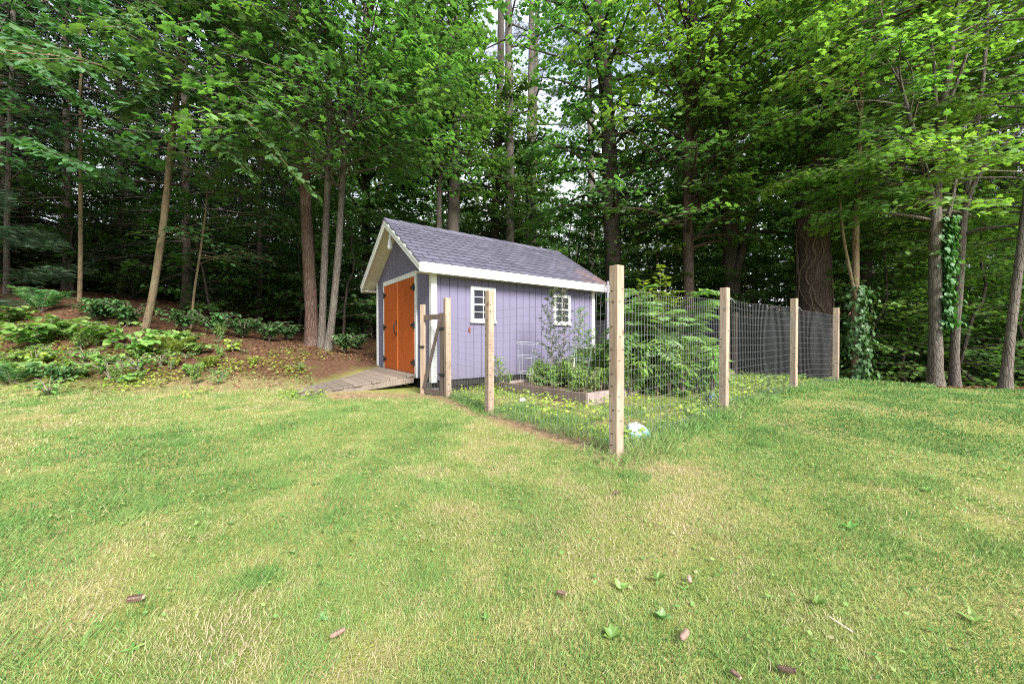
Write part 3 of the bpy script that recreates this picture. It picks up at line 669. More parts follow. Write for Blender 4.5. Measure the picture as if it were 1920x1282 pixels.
# ------------------------------------------------------------------ plants
def bush(r, h, w, ns, nl, ll, lw, tpl='kite', top=.0, base=.45, up=.9):
    """stems arching from one root with leaves along them, local coordinates -> (leaf G, ) appended to one mesh"""
    g = G(); K = 6; t = np.linspace(0, 1, K)
    az = r.random(ns)*2*pi; sp = (.25+.75*r.random(ns))*w/2; hh = h*(.55+.45*r.random(ns))
    P = np.stack([np.outer(np.cos(az)*sp, t**1.4), np.outer(np.sin(az)*sp, t**1.4), np.outer(hh, np.sin(t*pi/2*1.05))], -1)
    g.tubes(P, np.linspace(.006, .002, K)*max(1, h), 4, (.3, .1, .2), .3, 1)
    q = .25+.75*r.random((ns, nl)); q[:, -1] = 1
    i = np.clip(q*(K-1), 0, K-1.001); i0 = i.astype(int); f = (i-i0)[..., None]; ii = np.arange(ns)[:, None]
    pos = P[ii, i0]*(1-f)+P[ii, i0+1]*f
    a = az[:, None]+r.normal(0, 1.1, (ns, nl)); D = np.stack([np.cos(a), np.sin(a), r.normal(-.35, .35, (ns, nl))], -1)
    N = np.stack([r.normal(0, .35, (ns, nl)), r.normal(0, .35, (ns, nl)), np.ones((ns, nl))], -1)
    L = ll*(.5+.7*r.random((ns, nl)))*(1.1-.35*q); tt = np.clip(base+.35*(q-.5)+r.normal(0, .18, (ns, nl)), 0, 1)
    g.leaves(pos.reshape(-1, 3), D.reshape(-1, 3), N.reshape(-1, 3), L.ravel(), L.ravel()*lw, tpl, tt.ravel()); return g
def fronds(r, origins, dirs, lens, npin, pl, pw, droop, base=.5, rise=.5):
    g = G(); B = len(origins); K = 9; t = np.linspace(0, 1, K)
    o = np.asarray(origins); d = nrm(np.asarray(dirs)); ln = np.asarray(lens)
    P = o[:, None]+d[:, None]*(ln[:, None]*t)[..., None]; P[..., 2] -= droop*ln[:, None]*t**2
    g.tubes(P, np.linspace(.004, .0012, K), 3, (.1, .2, 1), .5, 1)
    q = np.linspace(.14, 1, npin); i = np.clip(q*(K-1), 0, K-1.001); i0 = i.astype(int); f = (i-i0)[None, :, None]
    pos = P[:, i0]*(1-f)+P[:, i0+1]*f; tan = nrm(P[:, i0+1]-P[:, i0]); side = nrm(np.cross(tan, [0, 0, 1.])); prof = np.sin(np.clip(q*.93+.07, 0, 1)**.75*pi)**.7+.08
    for s in (-1, 1):
        D = side*s+tan*.55+np.array([0, 0, -.12])+r.normal(0, .08, pos.shape); N = np.cross(side, tan)+r.normal(0, .2, pos.shape)
        N = N*np.sign(N[..., 2:3]+1e-6)
        L = (pl*prof)[None]*ln[:, None]*(.9+.2*r.random((B, npin))); tt = np.clip(base+r.normal(0, .12, (B, 1))+r.normal(0, .1, (B, npin)), 0, 1)
        g.leaves(pos.reshape(-1, 3), D.reshape(-1, 3), N.reshape(-1, 3), L.ravel(), L.ravel()*pw, 'kite', tt.ravel())
    return g
def fern(r, n, L, base=.5):
    a = np.arange(n)*2.4+r.normal(0, .3, n); el = .95+.5*r.random(n)
    return fronds(r, np.zeros((n, 3)), np.stack([np.cos(a)*.7, np.sin(a)*.7, el+.3], 1), L*(.7+.4*r.random(n)), 18, .22, .17, .42, base)
R1 = np.random.default_rng(21)
protos = {}
def proto(key, g, mats): protos[key] = (g, mats, None)
bush_specs = {'broad': (lambda: bush(R1, .40, 1.05, 17, 9, .16, .78, 'oval', base=.6), [L_weed, M_twig]),
              'dark': (lambda: bush(R1, .45, .9, 30, 12, .11, .6, 'oval', base=.45), [L_ivy, M_twig]),
              'yellow': (lambda: bush(R1, .28, .4, 9, 6, .11, .65, 'oval', base=.5), [L_yel, M_twig]),
              'small': (lambda: bush(R1, .22, .5, 14, 9, .06, .6, 'kite', base=.5), [L_weed, M_twig]),
              'fern': (lambda: fern(R1, 8, .66), [L_fern, M_twig]),
              'yfern': (lambda: fern(R1, 9, .55), [L_yel, M_twig]),
              'lance': (lambda: bush(R1, .5, .45, 16, 15, .12, .26, 'kite', base=.72), [L_weed, M_twig])}
NAMES = {'broad': 'broadleaf_plant', 'dark': 'leafy_shrub', 'yellow': 'yellow_seedling', 'small': 'low_weed', 'fern': 'fern', 'yfern': 'fern', 'lance': 'tall_weed'}
CATS = {'broad': 'plant', 'dark': 'shrub', 'yellow': 'seedling', 'small': 'weed', 'fern': 'fern', 'yfern': 'fern', 'lance': 'weed'}
PM = {}
def plant(kind, loc, sc, label, group, rz=None, squash=1):
    if kind not in PM:
        ms_ = []
        for _ in range(3):
            f, m = bush_specs[kind]; o = f().build(NAMES[kind], m); ms_.append(o.data); bpy.data.objects.remove(o)
        PM[kind] = ms_
    me = PM[kind][rr.randrange(3)]; o = bpy.data.objects.new(NAMES[kind], me); COL.objects.link(o)
    o.location = loc; o.rotation_euler = (0, 0, rr.uniform(0, 6.28) if rz is None else rz); o.scale = (sc, sc, sc*squash); tag(o, label, CATS[kind], group); return o
def bankpt(u, v, hint=None): return GP(u, v)
def ray_ground(u, v, y0=5.5, y1=16):     # first ground hit along the ray, works on the rising bank
    Yv = np.linspace(y0, y1, 600); Xv = (u-CX)/F0*Yv; zr_ = CZ-(v-HY)/F0*Yv; h = gz(Xv, Yv)
    i = np.argmax(h >= zr_) if (h >= zr_).any() else len(Yv)-1
    return np.array([Xv[i], Yv[i], h[i]])
BANK = 'plants on the wooded bank'
bank = [('broad', 62, 652, 1.15, 'big leaved bright green plant at the left edge of the bank'), ('broad', 132, 632, .9, 'bright green broadleaf plant between the far left clump and the thin trunk'),
        ('broad', 212, 648, 1.05, 'large bright broadleaf plant left of the curved tan trunk foot'), ('broad', 262, 668, .95, 'bright broadleaf plant just below the curved tan trunk'),
        ('fern', 78, 586, 1.5, 'tall blue green fern on the bank crest near left edge'), ('yfern', 326, 668, 1.25, 'yellowish fern below and right of the curved tan trunk'),
        ('fern', 22, 722, 1.0, 'teal fern at the bottom left foot of the bank'), ('dark', 112, 720, .62, 'dark compact clump low on the bank at left'),
        ('yellow', 62, 690, 1.1, 'yellow seedling on bare brown soil at far left'), ('small', 160, 680, 1.3, 'small leafy weed mid bank below the thin trunk'),
        ('small', 205, 712, 1.5, 'low weed at the bank foot left of centre'), ('small', 258, 702, 1.6, 'low spreading weed below the broadleaf plants'),
        ('yfern', 388, 692, .8, 'pale green fern alone on red brown soil left of ramp'), ('yellow', 436, 660, 1.0, 'lone yellow green seedling nearest the pine trunk'),
        ('dark', 345, 622, 1.0, 'dark leafy shrub on the crest right of the curved trunk'), ('dark', 402, 628, 1.0, 'dark leafy shrub midway between curved trunk and pine'),
        ('dark', 455, 634, .95, 'dark low shrub left of the pine trunk clump'), ('dark', 505, 640, .95, 'dark glossy shrub beside the pine trunk'),
        ('dark', 540, 638, .8, 'small dark shrub touching the pine trunk foot'), ('dark', 645, 662, .9, 'dim shrub in shade left of the shed wall'),
        ('dark', 670, 655, .8, 'dim shrub close behind the shed left corner'), ('broad', 350, 650, .7, 'small broadleaf plant beside the yellowish fern'),
        ('fern', 200, 598, .9, 'dim fern on the crest between thin and curved trunks'), ('broad', 10, 610, .9, 'broadleaf plant cut by the left frame edge'),
        ('small', 300, 690, 1.2, 'low weed beside the yellowish fern'), ('small', 90, 742, 1.2, 'low weed where bank meets lawn at far left'),
        ('small', 420, 712, .8, 'small weed at the bank foot near the ramp'), ('dark', 240, 612, 1.1, 'dark shrub on the crest left of the curved trunk'),
        ('dark', 180, 604, 1.0, 'dark shrub on the crest right of the thin trunk'), ('yellow', 330, 686, .7, 'tiny yellow seedling under the fern'), ('small', 560, 695, .7, 'small weed beside the ramp foot')]
for k, u, v, s, l in bank: plant(k, ray_ground(u, v), s*(1.25 if k in ('broad', 'dark') else 1.15), l, BANK)
for i in range(70):
    v = rr.uniform(628, 722); u = rr.uniform(-10, 480); k = rr.choice(['small', 'small', 'broad', 'yellow', 'broad', 'lance'])
    if u > 380 and k in ('broad', 'dark'): k = 'small'
    plant(k, ray_ground(u, v), rr.uniform(.4, .8), {'small': 'little leafy weed scattered on the bank soil', 'broad': 'little broadleaf seedling scattered on the bank soil', 'yellow': 'little yellow green seedling scattered on the bank soil', 'fern': 'little fern scattered on the bank soil', 'lance': 'little narrow leaved weed scattered on the bank soil'}[k], 'little seedlings scattered over the bank')
# garden weeds
GW = 'weeds in the fenced garden'
for i in range(44):
    a, b = rr.random(), rr.random(); p = np.array(BA)+(np.array(BB)-BA)*(.06+.88*a)+(np.array(BD)-BA)*(.08+.84*b)
    plant('lance' if i % 3 else 'small', (p[0], p[1], .25), rr.uniform(.5, .95) if b > .25 else rr.uniform(.35, .6), 'bright green weed growing in the nearest raised bed', 'weeds in the nearest raised bed')
for i in range(26):
    p = np.array((1.75, 7.2))+np.array((rr.uniform(-.4, .75), rr.uniform(-.8, 1.2)))
    plant('lance', (p[0], p[1], float(gz(*p))-.02), rr.uniform(.9, 1.7), 'tall bright weed crowding the shed rear corner', 'tall weeds by the shed rear corner')
for i in range(60):
    p = np.array((2.5, 6.1))+np.array((rr.uniform(-.7, .65), rr.uniform(-.35, .9)))
    plant('lance', (p[0], p[1], float(gz(*p))), rr.uniform(.9, 1.9), 'leafy weed growing beneath the feathery shrub', 'weeds beneath the feathery shrub')
for i in range(10):
    t = rr.random(); p = P3*(1-t)+P2*t if i < 7 else P4*(1-t)+P3*t; p = p+np.array([-.4, .8])*rr.uniform(.3, 1.2)
    plant('broad', (p[0], p[1], float(gz(*p))-.03), rr.uniform(.32, .5), 'pale broadleaf weed at the foot of the right wire panels', 'broad weeds along the right fence')
# feathery shrub (compound leaves)
def feathery():
    base = np.array([2.42, 6.2, .17]); r = np.random.default_rng(5)
    t = thing('feathery_shrub', 'tall feathery light green shrub with compound leaves behind the corner post', 'shrub', base)
    stems = G(); O, D, L = [], [], []
    for k in range(12):
        a = r.random()*6.28; tip = np.array([cos(a)*(.25+.45*r.random())+.28*(k % 3-1), sin(a)*.4, 1.05+.7*r.random()])
        q = np.linspace(0, 1, 8)[:, None]; P = q*tip*[1, 1, 1]-[[0, 0, .1]]+np.sin(q*pi)*[[0, 0, .12]]
        stems.tubes(P, np.linspace(.014, .005, 8), 5, (.2, .1, .3))
        for j in range(18):
            f = .12+.88*j/17; i = min(int(f*7), 6); pt_ = P[i]*(1-(f*7-i))+P[i+1]*(f*7-i) if f < 1 else P[7]
            az = j*2.4+r.normal(0, .4)+k; O.append(pt_); D.append([cos(az), sin(az), .25+.35*f+r.normal(0, .28)]); L.append((.62-.2*abs(f-.5))*(.75+.35*r.random()))
    for k in range(12):      # big fronds towards the right
        az = r.normal(-.1, .6); O.append([.3+.12*r.random(), -.05*k/5, .6+.09*k]); D.append([cos(az), sin(az), .5+.35*r.random()]); L.append(.7+.2*r.random())
    for k in range(7): O.append([.35+.05*k, -.05, 1.0+.07*k]); D.append([.9, -.15+.1*k, .75]); L.append(.6)
    stems.build('stem', M_twig, t)
    fronds(r, O, D, L, 12, .30, .30, .5, .62).build('foliage', [L_sumac, M_twig], t)
feathery()
t = thing('climbing_plant', 'upright plant with small rounded yellow green leaves topping the feathery shrub', 'plant', (2.42, 6.1, .15))
q = np.linspace(0, 1, 10); g = G(); pl = G()
for k, (dx, hh) in enumerate(((0, 2.12), (.12, 1.98), (-.25, 1.9), (-.15, 1.75), (.32, 1.7))):
    P = np.stack([dx*q+.03*np.sin(q*9+k), .03*np.cos(q*7+k), hh*q], 1); g.tubes(P, np.linspace(.01, .003, 10), 5, (.3, .2, .1))
    n = 60; f = .62+.38*rng.random(n); a = np.arange(n)*2.4; p = np.stack([np.interp(f, q, P[:, j]) for j in range(3)], 1)
    o = np.stack([np.cos(a), np.sin(a), .25+0*a], 1); p = p+o*(.12*rng.random(n)*(1.4-f))[:, None]
    pl.leaves(p, o, np.stack([rng.normal(0, .3, n), rng.normal(0, .3, n), np.ones(n)], 1), .075+.035*rng.random(n), .05+.02*rng.random(n), 'oval', rng.random(n)*.8)
g.build('stem', M_twig, t); pl.build('foliage', L_yel, t)
# tall dark weeds before the shed wall
def tallweed(u, Y, vtop, label, wd=.34, n=520, mat=L_dkweed, seed=1, skew=0):
    r = np.random.default_rng(seed); X_ = (u-CX)/F0*Y; zb = .28; h = CZ-(vtop-HY)/F0*Y-zb; base = np.array([X_, Y, zb])
    t = thing('tall_weed', label, 'weed', base); g = G(); lf = G()
    q = np.linspace(0, 1, 10); main = np.stack([.03*np.sin(q*6+seed)+skew*q, .02*np.cos(q*5), h*q], 1); g.tubes(main, np.linspace(.011, .003, 10), 5, (.3, .2, .1))
    nb = 30
    for k in range(nb):
        f = .06+.92*k/nb; a = k*2.4; bl = wd*(1.12-f)*(.6+.5*r.random())+.06; o = np.array([np.interp(f, q, main[:, j]) for j in range(3)])
        P = o+np.outer(np.linspace(0, 1, 5), [cos(a)*bl, sin(a)*bl, bl*.75]); g.tubes(P, np.linspace(.005, .002, 5), 4, (.1, .2, 1))
        m = int(n/nb); ff = .1+.9*r.random(m); p = o+np.outer(ff, P[-1]-o); aa = r.random(m)*6.28
        lf.leaves(p, np.stack([np.cos(aa), np.sin(aa), r.normal(.0, .5, m)], 1), r.normal(0, .6, (m, 3))+[0, 0, .8], .05+.05*r.random(m), .012+.012*r.random(m), 'kite', np.clip(r.normal(.35+.4*f, .2, m), 0, 1))
    g.build('stem', M_twig, t); lf.build('foliage', mat, t)
tallweed(1032, 6.75, 538, 'tallest dark weed in front of the second shed window', .36, 760, seed=1, skew=.05)
tallweed(1056, 6.9, 540, 'tall thin weed just right of the tallest one', .18, 330, seed=4)
tallweed(1086, 6.8, 575, 'slim pale weed near the shed rear corner trim', .24, 420, L_sumac, 2)
tallweed(1102, 6.6, 620, 'short bushy weed against the shed rear corner', .3, 420, L_weed, 3)
tallweed(936, 6.45, 672, 'small thin weed growing beside the second fence post', .16, 160, L_weed, 6)
# tomato cages
def cage(u, v0_, Y, hs, label):
    X_ = (u-CX)/F0*Y; t = thing('tomato_cage', label, 'plant cage', (X_, Y, .24), group='pale wire plant cages'); t.rotation_euler = (.10, .03, 0)
    an = np.linspace(0, 2*pi, 29)
    for z, r in hs: G().tubes(np.stack([r*np.cos(an), r*np.sin(an), z+0*an], 1), .0024, 5, (0, 0, 1)).build('ring', M_cage, t)
    for k in range(4):
        a = k*pi/2+.5; G().tubes(np.array([[cos(a)*.08, sin(a)*.08, -.1], [cos(a)*hs[-1][1], sin(a)*hs[-1][1], hs[-1][0]]]), .0018, 5, (.2, .1, .3)).build('leg', M_cage, t)
cage(986, 646, 6.45, ((.26, .13), (.54, .165), (.77, .19)), 'pale wire tomato cage in front of bare shed wall')
cage(1090, 655, 6.35, ((.22, .12), (.5, .165), (.72, .20)), 'pale wire tomato cage holding weeds near shed rear corner')
def stake(p, top, w_, mat, name, label, cat='stake', lean=(0, 0)):
    t = G(); t.bar((0, 0, -.1), (lean[0], lean[1], top), w_, w_, (1, .2, 0), 1.); tag(t.build(name, mat, org=None), label, cat).location = p
stake((1.02, 6.35, .2), .55, .018, M_stick, 'wooden_stake', 'thin pale wooden stake leaning in the nearest bed', lean=(.05, 0))
stake((LW(LX+.10, -.33, 0)[0], LW(LX+.10, -.33, 0)[1], .2), 2.2, .045, M_metal, 'metal_pole', 'slim grey metal pole standing at the shed rear corner', 'pole')
p_ = LW(LX+.35, -.35, .2); stake(p_, 1.1, .08, M_old, 'wooden_stake', 'short thick wooden stake behind the metal pole')
# bag, blue plastic, cord
def blob(name, p, sx, sy, sz, mat, label, cat, seed=0, amp=.25):
    nu, nv = 22, 14; u_ = np.linspace(0, 2*pi, nu, endpoint=False); v_ = np.linspace(-.35, pi/2, nv); uu, vv = np.meshgrid(u_, v_)
    n_ = 1+amp*(fnoise(np.cos(uu)*2+vv, np.sin(uu)*2+vv*2, .9, seed)-.5)*2
    V = np.stack([sx*np.cos(uu)*np.cos(vv)*n_, sy*np.sin(uu)*np.cos(vv)*n_, sz*np.sin(vv)*n_], -1).reshape(-1, 3)
    i = np.arange(nu*nv).reshape(nv, nu); nx = np.roll(i, -1, 1); g = G()
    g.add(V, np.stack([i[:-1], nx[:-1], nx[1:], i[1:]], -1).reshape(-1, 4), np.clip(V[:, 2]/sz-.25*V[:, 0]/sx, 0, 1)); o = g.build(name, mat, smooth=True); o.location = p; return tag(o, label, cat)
bp = GP(1196, 820); bag = blob('plastic_bag', bp+np.array([-.01, 0.02, .0]), .115, .085, .125, M_bag, 'crumpled white and teal plastic bag lying beside the corner post', 'bag', 3, .45)
hp = GP(1337, 752); blob('plastic_scrap', hp+np.array([0, 0, .03]), .07, .05, .07, M_blue, 'small faded blue plastic scrap in weeds near second right post', 'litter', 5, .5)
wp = GP(980, 753); blob('paper_scrap', wp+np.array([0, 0, .02]), .05, .04, .035, M_white, 'small white scrap lying in the garden weeds near the bed', 'litter', 6, .5)
a3 = GP(1322, 765); t = np.linspace(0, 1, 10)
P = np.stack([a3[0]+.35*t, a3[1]+.25*t, a3[2]+.03+.26*np.sin(t*pi*.62)], 1)
tag(G().tubes(P, .007, 6, (0, 0, 1)).build('loose_rope', M_hose, org=a3), 'dark cord looping from the weeds towards the second right post', 'cord')

# ------------------------------------------------------------------ trees
def resample(pts, n):
    P = np.asarray(pts, float); s = np.concatenate([[0], np.cumsum(np.linalg.norm(np.diff(P[:, :3], axis=0), axis=1))])
    q = np.linspace(0, s[-1], n); out = np.stack([np.interp(q, s, P[:, i]) for i in range(P.shape[1])], 1)
    for _ in range(2): out[1:-1] = .5*out[1:-1]+.25*(out[:-2]+out[2:])
    return out
def trunk_mesh(g, path, seg=12, flare=1.5, rough=.05):
    p = path.copy(); h = p[:, 2]-p[0, 2]; r = p[:, 3]*(1+(flare-1)*np.exp(-h/.22)); g.tubes(p[:, :3], r, seg, (0, 1, 0), .5, 0, rough=rough)
def crown(r, path, z0, z1, nb, L0, L1, up, droop, ntw, nlf, ll, lw, az0=None, azs=1., tint=.5, dz=0, hang=.25, wood=None, leaf=None, tpl='kite', tv=.16, twl=.5, tstart=.16):
    wood = wood or G(); leaf = leaf or G()
    f = (np.arange(nb)+r.random(nb))/nb; z = z0+(z1-z0)*f
    base = np.stack([np.interp(z, path[:, 2], path[:, i]) for i in range(2)]+[z], 1); br = np.interp(z, path[:, 2], path[:, 3])
    az = np.arange(nb)*2.3999+r.normal(0, .4, nb) if az0 is None else az0+r.normal(0, azs, nb)
    L = (L0+(L1-L0)*f)*(.65+.6*r.random(nb)); u = up+r.normal(0, .12, nb)+.25*f
    hd = np.stack([np.cos(az), np.sin(az), 0*az], 1); K = 7; t = np.linspace(0, 1, K)
    cv = r.normal(0, .18, nb); sd = np.stack([-np.sin(az), np.cos(az), 0*az], 1)
    def at(bi, tt): return base[bi]+hd[bi]*(L[bi]*tt)[..., None]+sd[bi]*(cv[bi]*L[bi]*tt**2)[..., None]+np.stack([0*tt, 0*tt, L[bi]*(u[bi]*tt-droop*tt**2)], -1)
    B = np.repeat(np.arange(nb), K).reshape(nb, K); P = at(B, np.tile(t, (nb, 1)))
    wood.tubes(P, (np.clip(br*.42, .006, .07)[:, None])*np.linspace(1, .16, K)[None], 4, (0, 0, 1), .5)
    tt = tstart+(1-tstart)*((np.arange(ntw)+r.random((nb, ntw)))/ntw); bi = np.repeat(np.arange(nb), ntw); tf = tt.ravel()
    st = at(bi, tf); s = np.where(np.arange(nb*ntw) % 2 == 0, 1, -1)*r.uniform(.5, 1.15, nb*ntw); tl = L[bi]*(twl*(1-tf)+.16)*(.6+.7*r.random(nb*ntw))
    a2 = az[bi]+s+cv[bi]*tf; td = np.stack([np.cos(a2), np.sin(a2), r.normal(.08, .16, len(a2))+.4*(u[bi]-2*droop*tf)], 1)
    en = st+td*tl[:, None]; en[:, 2] -= hang*.4*tl
    wood.tubes(np.stack([st, .5*(st+en)+[0, 0, .02], en], 1), np.array([.006, .004, .002])[None]*np.ones((len(st), 1)), 3, (0, 0, 1), .5)
    q = (np.arange(nlf)+r.random((len(st), nlf)))/nlf; n = q.size; ti = np.repeat(np.arange(len(st)), nlf); qf = q.ravel()
    pos = st[ti]+(en-st)[ti]*qf[:, None]+r.normal(0, .02+.12*ll, (n, 3)); pos[:, 2] += .3*ll*r.normal(0, 1, n)
    a3 = a2[ti]+np.where(np.arange(n) % 2 == 0, 1, -1)*r.uniform(.3, 1.1, n); D = np.stack([np.cos(a3), np.sin(a3), -hang+r.normal(0, .22, n)], 1)
    N = np.stack([r.normal(0, .32, n), r.normal(0, .32, n), np.ones(n)], 1)
    tn = np.clip(tint+(r.normal(0, tv, nb)[bi])[ti]+r.normal(0, .10, n)+.10*(qf-.5), 0, 1); Lf = ll*(.55+.75*r.random(n))
    leaf.leaves(pos, D, N, Lf, Lf*lw*(.8+.4*r.random(n)), tpl, tn); return wood, leaf

def spray(r, wood, leaf, poly, tl, ll, lw, ntw, nlf, tint, tpl='oval'):
    lp = resample([np.append(W(u, v, Yy), 0) for u, v, Yy in poly], 16)[:, :3]; n = len(lp); wood.tubes(lp, np.linspace(.022, .004, n), 4, (0, 0, 1), .5)
    f = (.12+.88*(np.arange(ntw)+r.random(ntw))/ntw)*(n-1.01); i = f.astype(int); fr = (f-i)[:, None]; st = lp[i]*(1-fr)+lp[i+1]*fr; tan = nrm((lp[i+1]-lp[i])*[1, 1, .5])
    sd = nrm(np.cross(tan, [0, 0, 1.]))*np.where(np.arange(ntw) % 2 == 0, 1, -1)[:, None]; td = nrm(tan*.9+sd*r.uniform(.45, 1., (ntw, 1))+r.normal(0, .1, (ntw, 3))); L = tl*(.6+.6*r.random(ntw))*(1.1-.5*f/n)
    en = st+td*L[:, None]; en[:, 2] -= .28*L; wood.tubes(np.stack([st, .5*(st+en)+[0, 0, .02], en], 1), np.array([.005, .0035, .0015])[None]*np.ones((ntw, 1)), 3, (0, 0, 1), .5)
    q = ((np.arange(nlf)+r.random((ntw, nlf)))/nlf).ravel(); k = np.repeat(np.arange(ntw), nlf); m = len(q); pos = st[k]+(en-st)[k]*q[:, None]+r.normal(0, .025, (m, 3))
    s2 = nrm(np.cross(td[k], [0, 0, 1.]))*np.where(np.arange(m) % 2 == 0, 1, -1)[:, None]; D = td[k]*.7+s2*r.uniform(.4, 1, (m, 1)); D[:, 2] -= .45+r.normal(0, .2, m)
    N = np.stack([r.normal(0, .22, m), r.normal(0, .22, m)-.1, np.ones(m)], 1); Lf = ll*(.6+.6*r.random(m)); leaf.leaves(pos, D, N, Lf, Lf*lw, tpl, np.clip(r.normal(tint, .15, m), 0, 1))

def tree(name, label, cat, pts, bk, lm, crowns, limbs=(), group=None, seg=12, flare=1.5, seed=0, base=None, extra=None, ntr=26, sprays=()):
    """pts: [(u,v,Y,rpx)...] from the foot up; crowns: list of dicts; limbs: list of pixel polylines"""
    r = np.random.default_rng(seed+100)
    RP = lambda u, Yy, rp: rp/F0*Yy*math.cos(math.atan((u-CX)/F0))
    Q = [np.append(W(u, v, Yy), RP(u, Yy, rp)) for u, v, Yy, rp in pts]
    if base is None: Q[0][2] = float(gz(Q[0][0], Q[0][1]))-.12
    path = resample(Q, ntr); path[:, 2] = np.maximum.accumulate(path[:, 2]+np.arange(ntr)*1e-4)
    org = np.array([path[0, 0], path[0, 1], path[0, 2]+.12]); t = thing(name, label, cat, org, group=group)
    wood, leaf = G(), G(); trunk_mesh(wood, path, seg, flare)
    for l in limbs:
        lp = resample([np.append(W(u, v, Yy), RP(u, Yy, rp)) for u, v, Yy, rp in l], 14); wood.tubes(lp[:, :3], lp[:, 3], 8, (0, 1, 0), .5, rough=.04)
    for c in crowns:
        c = dict(c); li = c.pop('limb', None); pth = path
        if li is not None: pth = resample([np.append(W(u, v, Yy), rp/F0*Yy) for u, v, Yy, rp in limbs[li]], 14)
        crown(r, pth, wood=wood, leaf=leaf, **c)
    for sp_ in sprays: spray(r, wood, leaf, *sp_)
    wood.build('trunk', bk, t, org, smooth=True)
    if leaf.n: leaf.build('crown', lm, t, org)
    if extra: extra(t, path, org, r)
    return t

MP = dict(ll=.125, lw=1.05, hang=.38, tpl='maple')
MR = dict(ll=.105, lw=1.05, hang=.38, tstart=.42, tpl='maple')
# --- left side
tree('basswood_sapling', 'slim tree with large leaves cut by the left edge', 'tree', [(14, 540, 9, 7), (17, 400, 9, 6.5), (22, 300, 9, 6), (30, 150, 9, 5.5), (36, 0, 9, 5), (42, -250, 9, 3)], B_grey, L_broad,
     [dict(z0=4.4, z1=9., nb=9, L0=3.6, L1=3.6, up=.12, droop=.40, ntw=16, nlf=16, ll=.165, lw=.8, az0=-.7, azs=.55, tint=.6, hang=.5, tpl='oval', twl=.26, tstart=.16)], seed=1, sprays=[([(28, 110, 9), (60, 125, 7.6), (150, 190, 7), (240, 247, 6.6)], 0.42, 0.18, .8, 22, 11, 0.7), ([(24, 255, 9), (70, 270, 7.8), (110, 290, 7.2), (157, 312, 6.8)], 0.42, 0.18, .8, 22, 11, 0.7), ([(32, 10, 9), (100, 50, 8), (170, 80, 7.4), (230, 105, 7)], 0.42, 0.18, .8, 22, 11, 0.7), ([(30, 60, 9), (60, 70, 7.5), (120, 95, 7), (180, 150, 6.6)], 0.42, 0.18, .8, 22, 11, 0.7), ([(30, 30, 9), (5, 60, 7.5), (60, 115, 6.8), (120, 170, 6.4)], 0.42, 0.18, .8, 22, 11, 0.7), ([(34, -30, 9), (100, -20, 8), (170, 0, 7.4), (240, 40, 7)], 0.42, 0.18, .8, 22, 11, 0.7)])
tree('basswood_sapling', 'curved slender tan tree with large leaves on the bank', 'tree', [(268, 632, 8.5, 9), (283, 580, 8.5, 8.2), (300, 480, 8.5, 7.6), (312, 400, 8.5, 7.2), (322, 300, 8.5, 6.8), (332, 215, 8.5, 6.5), (345, 120, 8.5, 6), (356, 40, 8.5, 5), (365, -160, 8.5, 3)], B_tan, L_broad,
     [dict(z0=5.0, z1=9.0, nb=9, L0=3.2, L1=3.0, up=.22, droop=.46, ntw=16, nlf=16, ll=.15, lw=.75, az0=-.5, azs=.6, tint=.65, hang=.5, tpl='oval', twl=.26, tstart=.16)], seed=2, flare=1.2, sprays=[([(338, 170, 8.5), (400, 190, 7.6), (470, 230, 7), (565, 340, 6.6)], 0.42, 0.165, .8, 22, 11, 0.72), ([(348, 100, 8.5), (270, 110, 7.8), (200, 125, 7.2), (150, 130, 6.9)], 0.42, 0.165, .8, 22, 11, 0.72), ([(352, 60, 8.5), (430, 50, 7.6), (520, 60, 7), (610, 110, 6.6)], 0.42, 0.165, .8, 22, 11, 0.72), ([(340, 150, 8.5), (310, 170, 7.7), (280, 190, 7.2), (240, 205, 7)], 0.42, 0.165, .8, 22, 11, 0.72), ([(345, 110, 8.5), (430, 150, 7.6), (500, 190, 7), (575, 260, 6.6)], 0.42, 0.165, .8, 22, 11, 0.72), ([(355, 30, 8.5), (330, 0, 7.6), (420, 10, 7), (520, 30, 6.6)], 0.42, 0.165, .8, 22, 11, 0.72), ([(333, 215, 8.5), (380, 225, 7.8), (430, 280, 7.2), (470, 330, 7)], 0.42, 0.165, .8, 22, 11, 0.72), ([(350, 20, 8.5), (300, 20, 7.8), (250, 40, 7.2), (200, 60, 7)], 0.42, 0.165, .8, 22, 11, 0.72)])
tree('sapling', 'thin straight mossy trunk standing on the bank left of the curved tree', 'tree', [(150, 600, 9.3, 5.5), (153, 500, 9.3, 5), (156, 300, 9.3, 4.5), (158, 150, 9.3, 4), (160, -100, 9.3, 3)], B_tan, L_broad,
     [dict(z0=5.6, z1=9.5, nb=14, L0=2.2, L1=2.2, up=.25, droop=.35, ntw=7, nlf=11, ll=.15, lw=.7, tint=.4)], seed=3, flare=1.1)
tree('sapling', 'thin leaning sapling right of the curved tan tree', 'tree', [(357, 600, 9.4, 3), (366, 540, 9.4, 2.6), (378, 470, 9.4, 2.3), (388, 400, 9.4, 2), (392, 350, 9.4, 1.6)], B_tan, L_broad,
     [dict(z0=2.8, z1=4.9, nb=12, L0=1.9, L1=1.5, up=.15, droop=.22, ntw=8, nlf=10, ll=.13, lw=.7, tint=.45, az0=-.2, azs=1.1)], seed=4, flare=1.1)
